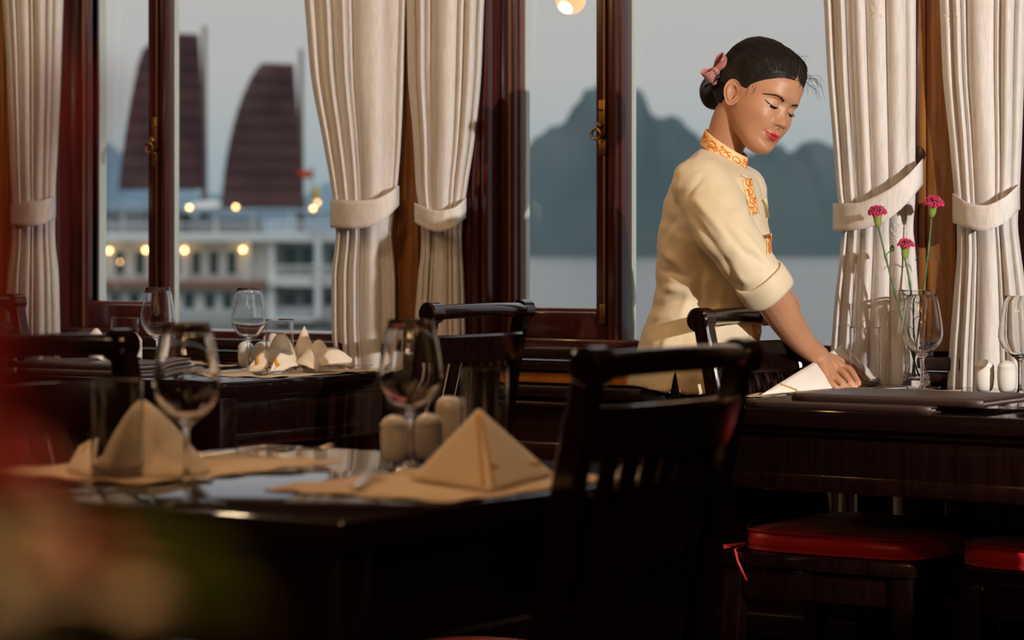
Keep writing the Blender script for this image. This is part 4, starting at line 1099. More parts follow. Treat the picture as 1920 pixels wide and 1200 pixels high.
# ---- face details lying on the skin
def local_build(b, name, m, parent=None, **k):
    b.v = [tuple(W(v)) for v in b.v]; o = b.build(name, m, lady, world=True, smooth=180, **k)
    if parent: o.parent = parent
    return o
def patch(f, nu, nv): return [[f(i/(nu-1), j/(nv-1)) for j in range(nv)] for i in range(nu)]
def lipz(y, up):
    a = abs(y)/.0250; q = max(0, 1-a**2.2)
    mid = -.0628+.0030*a*a
    if up: return mid, mid+.0076*q*(1-.16*g1(y, 0, .0032))**1+.0
    return mid-.0086*max(0, 1-a**2.0), mid
b = MB()
for up in (True, False):
    b.grid(patch(lambda u, v: (lambda y: onface(y, lipz(y, up)[0]+(lipz(y, up)[1]-lipz(y, up)[0])*v, .0005))(-.0250+.050*u), 41, 9))
local_build(b, 'lips', 'lips')
for s in (-1, 1):
    def lash(t): y = .0165+.0330*t; return y, -.0002-.0042*max(0, 4*t*(1-t))**.8+.0030*t*t
    def low(t): y, z = lash(t); return y, z-.0052*max(0, 4*t*(1-t))**.8
    b = MB(); b.grid(patch(lambda u, v: (lambda y, z0, z1: onface(s*y, z1+(z0-z1)*v, .0004))(lash(u)[0], lash(u)[1], low(u)[1]), 25, 5)); local_build(b, 'eye_white', 'sclera')
    b = MB(); b.grid(patch(lambda u, v: (lambda t: onface(s*lash(t)[0], low(t)[1]+(lash(t)[1]-low(t)[1])*v, .0008))(.14+.62*u), 15, 5)); local_build(b, 'iris', 'iris')
    b = MB(); b.tube([onface(s*lash(t)[0], lash(t)[1], .0010) for t in np.linspace(0, 1.04, 22)], [.0004+.0005*math.sin(PI*min(1, t*1.0)) for t in np.linspace(.05, .97, 22)], 6)
    for t in np.linspace(.35, 1.0, 11):
        p = onface(s*lash(t)[0], lash(t)[1], .0010); b.tube([p, p+Vector((.004, s*.0012*(t-.3), -.0022)), p+Vector((.0068, s*.003*(t-.3), -.0026))], [.00028, .0002, .00006], 4)
    local_build(b, 'eyelashes', 'lash')
    rb = random.Random(5+s); b = MB()
    for k in range(150):
        t = rb.random(); y = .0130+.0400*t; z = .0125+.0075*math.sin(PI*min(1, t*.80+.08))**1.0-.006*max(0, t-.6)+rb.uniform(-1, 1)*.0029*(1-t*.8)
        p = onface(s*y, z, .0004); q = onface(s*(y+.0050), z+.0022*(1-t*1.6), .0007); b.tube([p, (p+q)/2+Vector((.0005, 0, 0)), q], [.00028, .00036, .00008], 4)
    local_build(b, 'eyebrow', 'brow')

# ---- hair
zhx = [-.10, -.075, -.05, -.03, -.018, -.004, .012, .022, .034, .050, .064, .075, .09]
zhz = [-.072, -.066, -.050, -.030, .006, .014, .006, .002, .026, .044, .060, .068, .071]
def hairf(p):
    zz = float(np.interp(p.x, zhx, zhz)); zz += .004*noise.noise(Vector((p.x*60, p.y*60, 3)))
    return p.z-zz
BUNL = Vector((-.112, -.004, -.004))
def sstep(a): a = max(0, min(1, a)); return a*a*(3-2*a)
rows = []
for i in range(2, NZ, 2):
    r = []
    for j in range(0, NP, 2):
        p = brow_[i][j]; n_ = Vector((p.x, p.y*1.3, p.z)).normalized(); f = hairf(p)
        T = .0008*sstep(f/.006)+.0165*sstep(f/.060)
        T += .0110*sstep((p.z-.035)/.06)*g1(p.x, -.03, .055)
        part = g1(p.y, .006, .0045)*sstep((p.x+.02)/.03)*sstep((p.z-.05)/.02); T -= .0085*part
        T += .0045*g1(p.y, .032, .02)*sstep((p.x-.02)/.03)*sstep((p.z-.05)/.02)
        q = p-BUNL; an = math.atan2(q.y, q.z)
        T += (.0016*noise.noise(Vector((an*22, q.length*6, 1.5)))+.0010*noise.noise(Vector((an*60, q.length*5, 7))))*sstep(f/.02)
        T -= .006*(1-sstep(f/.006))
        r.append(p+n_*T)
    rows.append(r)
b = MB(); b.grid(rows, close=True, cap=True)
hair = local_build(b, 'hair', 'hair')
bvHair = BVHTree.FromPolygons([W(p) for r in rows for p in r], [(i*150+j, i*150+(j+1) % 150, (i+1)*150+(j+1) % 150, (i+1)*150+j) for i in range(len(rows)-1) for j in range(150)])
rr = random.Random(3); b = MB()
rl = []
for k in range(1150):                  # combed strands from the hairline to the knot
    s = rr.choice((-1, -1, -1, 1)); a0 = rr.uniform(-.2, 2.75)
    x0 = float(np.interp(a0, [-.2, 0, 1, 2, 2.75], [.09, .088, .055, .016, -.04])); y0 = s*(.0715*math.sin(min(PI/2, max(0, a0)*.85)))*(1 if a0 > 0 else 0)+rr.uniform(-.004, .004)
    z0 = float(np.interp(x0, zhx, zhz))+rr.choice((rr.uniform(-.005, .006), rr.uniform(-.002, .040)))
    st0 = Vector((x0, y0, z0)); en = BUNL+Vector((.012, rr.uniform(-.02, .02), rr.uniform(-.015, .025)))
    if rr.random() < .35: st0 = Vector((rr.uniform(-.02, .07), .006+rr.uniform(-.002, .002), .10))
    pts = []; lift = rr.uniform(.0003, .0018)
    for t in np.linspace(0, 1, 16):
        g = st0.lerp(en, t); g.z += .055*math.sin(PI*t)*(1 if st0.z > .0 else .2)*(.5+.5*sstep((st0.z-.03)/.05)); g.y += s*.030*math.sin(PI*t)*(abs(st0.y)/.07)
        d = g-Vector((-.01, 0, .005)); d.normalize(); o_ = W(Vector((-.01, 0, .005))+d*.25); dd = (W(Vector((-.01, 0, .005)))-o_).normalized()
        h = bvHair.ray_cast(o_, dd)
        if h[0]: pts.append(h[0]-dd*lift)
    if len(pts) > 5: b.tube(pts, [.00012, .0003]+[.0004]*(len(pts)-3)+[.0002], 4)
def skinpt(g, lift):
    c0 = Vector((-.01, 0, .005)); d = (g-c0).normalized(); o_ = c0+d*.3
    h1 = bvH.ray_cast(o_, -d); h2 = bvHair.ray_cast(W(o_), (W(c0)-W(o_)).normalized())
    p1 = h1[0]; p2 = (HM.inverted() @ h2[0]) if h2[0] else p1
    q = p1 if (p1-c0).length > (p2-c0).length else p2; return W(q+d*lift)
for k in range(150):                  # wisps sweeping from the parting along the edge of the forehead to the temple
    s = -1 if k % 3 else 1; a_, e_ = rr.uniform(.0, .45), rr.uniform(.55, 1.15); ds = rr.uniform(-.004, .010); pts = []
    for t in np.linspace(a_, e_, 12):
        x0 = float(np.interp(t, [0, .3, .6, .85, 1, 1.2], [.090, .078, .050, .026, .008, -.02])); y0 = s*.0735*math.sin(min(PI/2, t*1.75)); z0 = float(np.interp(t, [0, .3, .6, .85, 1, 1.2], [.073, .069, .047, .026, .022, .020]))
        pts.append(skinpt(Vector((x0, y0, z0+ds*(1-.2*t)-.005*math.sin(PI*(t-a_)/(e_-a_))*rr.uniform(.6, 1))), .0006))
    b.tube(pts, [.00015]+[.00028]*9+[.0002, .00008], 4)
for k in range(84):                   # flyaways at the temple, forehead and nape
    kind = k % 3
    if kind == 0: p0 = Vector((.078, rr.uniform(-.01, .05), .070+rr.uniform(0, .02))); d1 = Vector((rr.uniform(.01, .04), rr.uniform(-.01, .03), rr.uniform(-.02, .015)))
    elif kind == 1: p0 = Vector((rr.uniform(.004, .040), -.069+rr.uniform(0, .008), rr.uniform(.022, .045))); d1 = Vector((rr.uniform(.002, .014), -.003, rr.uniform(-.034, -.012)))
    else: p0 = Vector((rr.uniform(-.05, .06), rr.uniform(-.02, .03), .118)); d1 = Vector((rr.uniform(-.03, .03), rr.uniform(-.02, .02), rr.uniform(.0, .014)))
    c = Vector((rr.uniform(-.006, .006), rr.uniform(-.006, .006), -.012 if kind != 2 else -.006))
    b.tube([W(v) for v in catmull([p0, p0+d1*.5+Vector((0, 0, .004)), p0+d1+c], 8)], [.00030]*6+[.00022, .0001], 4)
o = b.build('loose_strands', 'hair', lady, world=True, smooth=180); o['kind'] = 'stuff'
# bun with its clip and bow
b = MB(); Rb_ = Matrix.Identity(3); n = 40
rows = []
for i in range(21):
    a = PI*i/20; r = []
    for j in range(n):
        t = 2*PI*j/n; k = 1+.03*math.sin(t*9+i*.55)+.05*math.sin(t*3+i*.3)
        r.append(BUNL+Vector((-.010+.034*math.sin(a)*math.cos(t)*k, .038*math.sin(a)*math.sin(t)*k, -.012+.041*math.cos(a))))
    rows.append(r)
b.grid(rows, close=True, cap=True); local_build(b, 'hair_bun', 'hair')
bc = P(1342, 134, WD-.0); 
ax = (RV*.80+Zv*.60).normalized(); ay = (Zv*.80-RV*.60).normalized()
b = MB(); Rc = Matrix((ax, FV, ay)).transposed()
b.ball(P(1343, 147, WD-.005), (.036, .030, .009), 20, 10, R=Rc); clip = b.build('hair_clip', 'clipblack', lady, world=True, smooth=180)
rx_ = (RV*.74+Zv*.67).normalized(); rw = ((-RV*.67+Zv*.74)*.80-FV*.60).normalized(); rn = rx_.cross(rw)
if rn.dot(FV) > 0: rn = -rn
bc = P(1340, 131, WD-.028)
b = MB()
for s, L0, W0 in ((1, .036, .021), (-1, .028, .020)):
    top_, bot_ = [], []
    for i in range(11):
        t = i/10; r1, r2 = [], []
        for j in range(9):
            v = j/4-1; w_ = W0*(.35+.65*min(1, t*1.6))
            p = bc+rx_*(s*L0*t)+rw*(v*w_)
            r1.append(p+rn*(.011*math.sin(PI*min(1, t*.5+.5*t*t)*1.0)**.8+.0022*math.sin(v*6+t*4)+.003)); r2.append(p-rn*(.004*math.sin(PI*t)))
        top_.append(r1); bot_.append(r2)
    b.grid(top_+bot_[::-1])
b.ball(bc+rn*.006, (.0060, .0100, .0080), 12, 8, R=Matrix((rx_, rw, rn)).transposed())
ob = b.build('satin_bow', 'bow', lady, world=True, smooth=180, solid=.0012); ob['label'] = 'dusty pink satin bow'; ob.parent = lady

# ---- nails
def nail(tip, prev, side):
    d = (tip-prev).normalized(); nrm = (side-d*side.dot(d)).normalized(); R3 = Matrix((d, nrm.cross(d), nrm)).transposed()
    bb = MB(); bb.ball(tip-d*.002+nrm*.0052, (.0058, .0046, .0018), 12, 8, R=R3); return bb
vw = (-FV*.75+Zv*.55+RV*.2).normalized()
for f in (fI, fM): nail(f[-1], f[-2], vw).build('fingernail', 'nail', lady, world=True, smooth=180)

# ---- tunic
secs = [((1316, 276), (1401, 318), .050), ((1302, 287), (1408, 327), .082), ((1279, 306), (1420, 345), .140), ((1257, 345), (1431, 382), .172), ((1241, 400), (1441, 425), .172), ((1232, 455), (1448, 468), .150), ((1230, 510), (1441, 518), .128), ((1225, 560), (1430, 568), .118), ((1209, 610), (1425, 622), .135), ((1193, 655), (1421, 665), .170), ((1182, 695), (1417, 702), .180), ((1175, 724), (1412, 738), .184)]
ks = np.arange(len(secs)); q = np.linspace(0, len(secs)-1, 90)
lx, ly = spline(ks, [s[0][0] for s in secs], q), spline(ks, [s[0][1] for s in secs], q)
rx, ry = spline(ks, [s[1][0] for s in secs], q), spline(ks, [s[1][1] for s in secs], q); dd_ = spline(ks, [s[2] for s in secs], q)
rows = []; NT = 96
for i in range(90):
    A, B = P(lx[i], ly[i], WD), P(rx[i], ry[i], WD); C = (A+B)/2; a1 = (B-A)/2; r = []
    for j in range(NT):
        t = 2*PI*j/NT; c, s = math.cos(t), math.sin(t); e = 2/2.35
        r.append(C+a1*math.copysign(abs(c)**e, c)+FV*(-dd_[i]*math.copysign(abs(s)**e, s)))
    rows.append(r)
tu = MB(); tu.grid(rows, close=True, cap=True)
chain(tu, [P(1322, 352, WD-.120), P(1345, 402, 5.195), P(1378, 458, 5.150), P(1408, 500, 5.145), P(1431, 533, 5.147)], [.062, .066, .062, .057, .050], n=24, m=24)
tu.ball(P(1312, 348, WD-.11), (.062, .062, .062), 20, 14)
chain(tu, [P(1388, 356, WD+.11), P(1396, 420, 5.50), P(1406, 482, 5.53)], [.058, .054, .050], n=16, m=20)
tmp = tu.build('tmp_tunic', 'tunic'); bpy.context.view_layer.update()
me = final_mesh(tmp, [('REMESH', dict(mode='VOXEL', voxel_size=.0042)), ('SMOOTH', dict(factor=.5, iterations=14))]); drop(tmp)
def pix(p):
    v = p-CAM; d = v.dot(FV); return 960+v.dot(RV)*FPX/d, HY-v.z*FPX/d, d
# creases: (x0, y0, x1, y1, half width px, depth m) raised (+) or sunk (-) ridges on the cloth, read near the camera side
cre = [(1283, 372, 1318, 330, 5, -.0035), (1290, 395, 1345, 470, 7, -.006), (1345, 470, 1388, 535, 7, -.0055), (1300, 372, 1360, 440, 8, .0045), (1350, 420, 1420, 500, 8, -.0035), (1385, 425, 1440, 490, 7, .004), (1400, 470, 1450, 510, 6, -.0035), (1365, 500, 1405, 535, 7, .004),
       (1240, 470, 1275, 500, 8, .006), (1236, 505, 1290, 520, 7, -.006), (1240, 540, 1285, 545, 8, .007), (1225, 575, 1290, 560, 7, -.006), (1215, 598, 1290, 585, 9, .006), (1240, 450, 1262, 410, 6, -.004), (1320, 480, 1310, 600, 6, -.0025), (1300, 520, 1270, 620, 8, .004), (1262, 600, 1235, 690, 9, .005), (1285, 620, 1262, 700, 7, -.003), (1355, 540, 1340, 640, 9, .0035), (1380, 320, 1405, 420, 8, .002), (1260, 335, 1300, 300, 7, -.002), (1215, 640, 1200, 700, 9, -.004)]
me.calc_normals_split() if hasattr(me, 'calc_normals_split') else None
nv = [v.normal.copy() for v in me.vertices]
for v, n_ in zip(me.vertices, nv):
    x, y, d = pix(v.co); off = 0
    if d < WD+.03:
        for x0, y0, x1, y1, w_, h in cre:
            ex, ey = x1-x0, y1-y0; L2 = ex*ex+ey*ey; t = ((x-x0)*ex+(y-y0)*ey)/L2
            if -.1 < t < 1.1:
                ds = abs((x-x0)*ey-(y-y0)*ex)/math.sqrt(L2)
                if ds < 3*w_: off += h*math.exp(-(ds/w_)**2)*math.sin(PI*max(0, min(1, (t+.1)/1.2)))
    q_ = v.co; off += .0035*noise.noise(Vector((x*.016+y*.010, y*.030-x*.012, 1.3)))+.0018*noise.noise(Vector((x*.04, y*.05, 5)))
    v.co = v.co+n_*off
tun = to_lady(me, 'tunic', 'tunic')
# the side slit, showing the trousers
b = MB(); d0, d1 = WD-.30, WD-.100
tri = [(1266, 692), (1254, 752), (1277, 752)]
b.add([P(x, y, d) for d in (d0, d1) for x, y in tri], [(0, 1, 2), (5, 4, 3), (0, 3, 4, 1), (1, 4, 5, 2), (2, 5, 3, 0)])
cut = b.build('tmp_cut', 'trousers'); bpy.context.view_layer.update()
me = final_mesh(tun, [('BOOLEAN', dict(operation='DIFFERENCE', object=cut, solver='MANIFOLD'))]); drop(cut)
if len(me.vertices) > 5000:
    old = tun; drop(old); tun = to_lady(me, 'tunic', 'tunic', move=False)
bvT = BVHTree.FromPolygons([v.co+foot for v in tun.data.vertices], [tuple(p.vertices) for p in tun.data.polygons])
def hitT(x, y, off=.0015):
    d = (P(x, y, 1)-CAM).normalized(); h = bvT.ray_cast(CAM, d); 
    return (h[0]+h[1]*(off if h[1].dot(d) < 0 else -off)) if h[0] else P(x, y, WD-.15)
# rolled cuff
cc, cd = P(1432, 534, 5.147), (P(1455, 570, 5.172)-P(1422, 518, 5.144)).normalized()
b = MB(); u1 = cd.cross(FV).normalized(); u2_ = cd.cross(u1); rows = []
for rr_, zz in ((.0500, -.026), (.0545, -.024), (.0560, -.012), (.0565, .004), (.0560, .018), (.0535, .025), (.0490, .0255), (.0460, .018), (.0450, .0)):
    rows.append([cc+cd*(zz+.0022*math.sin(3*t+1))+u1*(rr_*(1+.02*math.sin(5*t))*math.cos(t))+u2_*(rr_*.95*(1+.02*math.sin(4*t+2))*math.sin(t)) for t in np.linspace(0, 2*PI, 65)[:-1]])
b.grid(rows, close=True); b.build('rolled_cuff', 'tunic', lady, world=True, smooth=180, solid=.001)
# mandarin collar
def collar(f, t, off=0):
    c = P(1355, 296, WD+.004).lerp(P(1362.5, 268, WD+.0), f); h = (P(1397, 323, WD)-P(1313, 269, WD))/2; h = h.lerp((P(1402, 293, WD)-P(1323, 243, WD))/2, f)
    dv_ = FV*-.058+Zv*-.010; dv_ = dv_.lerp(FV*-.052+Zv*-.012, f)
    v = h*math.cos(t)+dv_*math.sin(t); return c+v+v.normalized()*off
b = MB(); b.grid([[collar(f, t) for t in np.linspace(0, 2*PI, 73)[:-1]] for f in np.linspace(-.05, 1, 8)], close=True)
b.build('collar', 'facing', lady, world=True, smooth=180, solid=.0022)
def scroll(n):                      # vine scroll in strip coordinates: s along 0..1, t across -1..1
    out = []
    for k in range(n):
        s0 = (k+.5)/n; sg = 1 if k % 2 else -1; r0 = .36/n
        out.append([(s0+r0*1.1*math.cos(a+PI)*(1-a/9)*1.0, sg*(.05+.62*math.sin(a)*(1-a/9))) for a in np.linspace(-.3, 6.0, 26)])
        out.append([(s0+.30/n+.17/n*math.cos(a)*(1-a/12), -sg*(.42-.36*math.sin(a)*(1-a/12))) for a in np.linspace(0, 5.6, 18)])
        out.append([(s0-.42/n+.84/n*u, sg*-.55*math.sin(PI*u*1.15)) for u in np.linspace(0, 1, 12)])
        out.append([(s0-.30/n+.08/n*math.cos(a), -sg*(.72+.16*math.sin(a))) for a in np.linspace(0, 2*PI, 10)])
    return out
b = MB()
for n_, (t0, t1) in ((5, (PI*.97, PI*.08)),):
    for cv in scroll(n_):
        b.tube([collar(.5+.40*t, t0+(t1-t0)*s, .0020) for s, t in cv], .00105, 5)
b.build('collar_embroidery', 'orange', lady, world=True, smooth=180)
def strip_on(name, quad, n_, nu=24, nv_=6):
    (a, b_, c, d) = [Vector((*k, 0)) for k in quad]     # top-left, top-right, bottom-left, bottom-right
    px = lambda s, t: (a.lerp(c, s)).lerp(b_.lerp(d, s), (t+1)/2)
    m_ = MB(); m_.grid([[hitT(*px(s, t)[:2], .0016) for t in np.linspace(-1, 1, nv_)] for s in np.linspace(0, 1, nu)]); o_ = m_.build(name, 'facing', lady, world=True, smooth=180, solid=.0012)
    m_ = MB()
    for cv in scroll(n_): m_.tube([hitT(*px(s, t*.9)[:2], .0032) for s, t in cv], .00105, 5)
    m_.build('placket_embroidery', 'orange', o_, world=True, smooth=180)
strip_on('placket', ((1391, 338), (1408, 335), (1406, 404), (1423, 400)), 4)
strip_on('placket', ((1436, 440), (1446, 437), (1437, 478), (1444, 476)), 3)
strip_on('placket', ((1405, 590), (1424, 590), (1405, 640), (1423, 640)), 3)
# frog button under the collar, name badge
b = MB(); b.tube([hitT(1389, 331, .003), hitT(1396, 334, .004), hitT(1403, 331, .003)], .0018, 8); b.ball(hitT(1397, 334, .004), .0035, 10, 8); b.build('frog_button', 'tunic', lady, world=True, smooth=180)
pA, pB = hitT(1428, 375, .004), hitT(1436, 408, .004)
b = MB(); b.bar(pA, pB, .010, .003, up=FV, bevel=.001); b.build('name_badge', 'badge', lady, world=True)
# trousers and shoes
b = MB()
chain(b, [P(1285, 640, WD), P(1268, 720, WD)], [.070, .075], n=8)
rows = []
for f in np.linspace(0, 1, 8):
    c = P(1285-15*f, 610+140*f, WD); hw = .070+.012*f
    rows.append([c+RV*(hw*math.cos(t))+FV*(-(.100+.030*f)*math.sin(t)) for t in np.linspace(0, 2*PI, 41)[:-1]])
b.grid(rows, close=True, cap=True)
for dd, px in ((-.075, 1275), (.075, 1282)):
    f0 = P(px, 700, WD+dd); an_ = foot+FV*dd*.9; an_.z = .05; kn_ = f0.lerp(an_, .45)
    chain(b, [f0, kn_, an_], [.070, .072, .068], n=16, m=20, balls=False)
tmp = b.build('tmp_t', 'trousers'); bpy.context.view_layer.update()
me = final_mesh(tmp, [('REMESH', dict(mode='VOXEL', voxel_size=.008)), ('SMOOTH', dict(factor=.5, iterations=6))]); drop(tmp)
to_lady(me, 'trousers', 'trousers')
for dd in (-.0765, .0765):
    c = foot+FV*dd; b = MB(); rows = []
    for f in np.linspace(0, 1, 12):
        x = -.07+.245*f; w_ = .036*math.sin(PI*(.15+.75*f))**.6*(1 if f < .6 else 1.1-.15*f); h = .055-.028*f
        rows.append([c+RV*x+FV*(w_*math.cos(t))+Zv*max(0.001, (h*(.5+.5*math.sin(t)))) for t in np.linspace(0, 2*PI, 21)[:-1]])
    b.grid(rows, close=True, cap=True); b.build('shoe', 'shoe', lady, world=True, smooth=180)
# ------------------------------------------------------------------ the cruise ship seen through the left window
SD = 150.0
so = P(380, HY, SD); so.z = SEA
ship = thing('cruise_ship', 'white cruise ship with dark maroon junk sails moored outside the left window', 'ship', so, 0)
M['shipwhite'] = mat('ship_white_paint', (.82, .84, .82), .5)
M['shipgrey'] = mat('ship_grey_paint', (.42, .45, .46), .6)
M['shipglass'] = mat('ship_dark_window', (.035, .07, .065), .15, spec=.6)
M['shipwood'] = mat('ship_varnished_wood', (.30, .16, .10), .5)
M['awning'] = mat('blue_grey_awning', (.34, .44, .52), .8)
M['sail'] = mat('maroon_sailcloth', (.105, .050, .050), .85, vary=((.085, .040, .042, 1), (.125, .062, .060, 1), .6))
M['mast'] = mat('mast_wood', (.20, .17, .15), .7)
M['shiplamp'] = mat('ship_lamp_glow', (1, .8, .5), .4, emit=((1, .58, .22, 1), 11))
M['flagred'] = mat('red_flag_cloth', (.65, .03, .02), .7); M['flagyellow'] = mat('yellow_star_cloth', (.85, .60, .04), .7)
def S(x, y, dd=0): return P(x, y, SD+dd)
def sbox(b, x0, y0, x1, y1, d0, d1):
    vs = [S(x, y, SD*0+0) for x, y in ((x0, y0), (x1, y0), (x1, y1), (x0, y1))]
    b.add([v+FV*d0 for v in vs]+[v+FV*d1 for v in vs], [(3, 2, 1, 0), (4, 5, 6, 7), (0, 1, 5, 4), (1, 2, 6, 5), (2, 3, 7, 6), (3, 0, 4, 7)]); return b
def sp_(name, m, *boxes, parent=None):
    b = MB()
    for bx in boxes: sbox(b, *bx)
    return b.build(name, m, parent or ship, world=True, smooth=None)
b = MB(); rows = []
for x, k in ((-150, .2), (-90, .75), (0, 1), (300, 1), (520, 1), (640, .9), (700, .55)):
    c = S(x, 0, 4.5); hw = 4.7*k; r = []
    for a, zz in ((1, 579), (.97, 598), (.86, 622), (.5, 640), (-.5, 640), (-.86, 622), (-.97, 598), (-1, 579)):
        p = S(x, zz, 0); r.append(p+FV*(4.5-hw*a))
    rows.append(r)
b.grid(rows, close=True, cap=True); b.build('hull', 'shipwhite', ship, world=True, smooth=30)
sp_('lower_cabin', 'shipwhite', (-110, 541, 506, 582, 0, 9))
sp_('upper_cabin', 'shipwhite', (-110, 452, 500, 526, .6, 8.4))
sp_('brown_rub_rail', 'shipwood', (-125, 526, 505, 541, -.8, 9.8))
sp_('roof_slab', 'shipwhite', (-120, 440, 505, 453, -1.0, 10))
sp_('sun_deck_house', 'shipgrey', (120, 398, 330, 440, 2.5, 7), (345, 408, 470, 440, 3, 7))
aw = sp_('awning', 'awning', (60, 384, 345, 394, .5, 8.5)); sp_('awning', 'awning', (345, 391, 640, 397, .5, 8.5))
for x in (70, 150, 225, 300, 400, 470, 540, 630): sp_('awning_post', 'shipwhite', (x, 392, x+3, 440, .8, 1.0))
b = MB(); b.ball(S(392, 390, 4), (1.3, 1.3, .45), 20, 10); b.build('radar_dome', 'shipwhite', ship, world=True, smooth=180)
for i, x in enumerate((28, 62, 110, 144, 213, 251, 303, 325, 357, 390, 424)):
    wd_ = 18; f = sp_('window', 'shipglass', (x, 471, x+wd_, 515, .50, .62)); 
    b = MB()
    for (x0, y0, x1, y1) in ((x-3, 468, x, 518), (x+wd_, 468, x+wd_+3, 518), (x-3, 468, x+wd_+3, 471), (x-3, 515, x+wd_+3, 518)): sbox(b, x0, y0, x1, y1, .44, .62)
    b.build('window_frame', 'shipwhite', f, world=True, smooth=None)
for x in (30, 64, 112, 146, 208, 243, 305, 345, 384, 418, 465): sp_('window', 'shipglass', (x, 549, x+19, 578, -.1, .02))
for x in (10, 92, 178, 276, 338, 460): sp_('cabin_pilaster', 'shipwhite', (x, 453, x+9, 526, .1, .7))
def railing(x0, x1, y0, y1, d, step):
    b = MB(); sbox(b, x0, y0, x1, y0+3, d, d+.12); sbox(b, x0, y1-2.5, x1, y1, d, d+.12)
    x = x0
    while x < x1: sbox(b, x, y0, x+1.6, y1, d+.03, d+.09); x += step
    return b.build('deck_railing', 'shipwhite', ship, world=True, smooth=None)
railing(-110, 520, 418, 440, -.7, 9)
# rounded stern galleries
sp_('stern_gallery', 'shipgrey', (500, 452, 690, 526, 2.5, 8), (500, 541, 690, 600, 1.2, 8))
b = MB()
for (y0, y1, rx_s) in ((438, 453, 190), (521, 536, 186), (596, 603, 180)):
    top = [S(502+rx_s*math.sin(a), y0, 4.5-6.0*math.cos(a)*1.0) for a in np.linspace(0, PI, 25)]; bot = [S(502+rx_s*math.sin(a), y1, 4.5-6.0*math.cos(a)) for a in np.linspace(0, PI, 25)]
    b = MB(); n = len(top); b.add(top+bot, [(i, i+1, n+i+1, n+i) for i in range(n-1)]+[tuple(range(n))[::-1], tuple(range(n, 2*n)), (0, n, 2*n-1, n-1)]); b.build('gallery_slab', 'shipwhite', ship, world=True, smooth=None)
for x in (506, 512, 592, 598, 660): sp_('gallery_column', 'shipwhite', (x, 453, x+6, 596, -.9, -.5))
railing(520, 676, 497, 522, -.95, 5); railing(506, 690, 414, 439, -1.0, 5)
for x in (528, 560, 612, 640): sp_('window', 'shipglass', (x, 466, x+22, 512, 2.35, 2.55))
for x in (530, 566, 606, 640): sp_('window', 'shipglass', (x, 549, x+22, 572, 1.05, 1.25))
sp_('gangway_board', 'shipgrey', (520, 575, 690, 597, -.6, -.4))
def sail(left, right, dd, nb=9):
    # left/right edges as pixel lists from top to foot; the cloth bellies away from the mast
    ly = [p[1] for p in left]; lx_ = [p[0] for p in left]; ry_ = [p[1] for p in right]; rx__ = [p[0] for p in right]; rows = []; n = 28
    for i in range(n+1):
        t = i/n; y0 = ly[0]+(ly[-1]-ly[0])*t; y1 = ry_[0]+(ry_[-1]-ry_[0])*t
        x0, x1 = spline(ly, lx_, y0)[0], spline(ry_, rx__, y1)[0]
        rows.append([S(x0+(x1-x0)*s, y0+(y1-y0)*s, dd-.9*math.sin(PI*s)*(.6+.4*t)-.02*math.sin(t*nb*2*PI)) for s in np.linspace(0, 1, 14)])
    b = MB(); b.grid(rows); o = b.build('sail', 'sail', ship, world=True, smooth=180, solid=.05)
    for k in range(1, nb):
        i = int(k*n/nb); b = MB(); b.tube([p-FV*.12 for p in rows[i]], .07, 6); b.build('sail_batten', 'sail', o, world=True, smooth=180)
    return o
sail([(318, 62), (290, 74), (266, 98), (250, 160), (239, 220), (230, 280), (222, 356)], [(372, 64), (376, 110), (379, 180), (380, 260), (382, 356)], 4.0)
sail([(492, 118), (482, 128), (460, 168), (443, 215), (431, 262), (421, 320), (414, 390)], [(551, 120), (555, 170), (560, 230), (564, 290), (572, 390)], 2.5)
for (x, y0, y1, dd) in ((383, 48, 440, 4.2), (564, 92, 440, 2.8)):
    b = MB(); b.tube([S(x, y1, dd), S(x+.5, y0, dd)], [.22, .13], 10); b.build('mast', 'mast', ship, world=True, smooth=180)
b = MB(); b.tube([S(586, 412, 0), S(586, 310, 0)], .05, 6); b.build('flagpole', 'mast', ship, world=True, smooth=180)
b = MB(); b.grid([[S(586-26*t, y, .25*math.sin(t*6)) for y in (319, 326, 334)] for t in np.linspace(0, 1, 10)]); fl_ = b.build('red_flag', 'flagred', ship, world=True, smooth=180, solid=.02)
b = MB(); cs = S(574, 326.5, -.12)
pts = [cs+RV*(.14*(1 if k % 2 == 0 else .4)*math.sin(k*PI/5))+Zv*(.14*(1 if k % 2 == 0 else .4)*math.cos(k*PI/5)) for k in range(10)]
b.add(pts, [tuple(range(10))]); b.build('flag_star', 'flagyellow', fl_, world=True, smooth=None, solid=.02)
b = MB(); b.grid([[S(586+12*t, y+6*t*t, .2*math.sin(t*5)) for y in (350, 362, 374)] for t in np.linspace(0, 1, 8)]); b.build('yellow_pennant', 'flagyellow', ship, world=True, smooth=180, solid=.02)
for (x, y, d, r) in ((205, 470, -.2, 1), (273, 469, -.2, 1), (346, 469, -.2, 1.05), (455, 468, -.2, 1.05), (355, 389, 0, .85), (442, 388, 0, .85), (587, 391, 0, .85), (596, 379, 0, .75), (225, 491, .3, .45), (-60, 469, -.2, 1)):
    b = MB(); b.ball(S(x, y, d), .125*r, 10, 8); b.build('deck_lamp', 'shiplamp', ship, world=True, smooth=180)

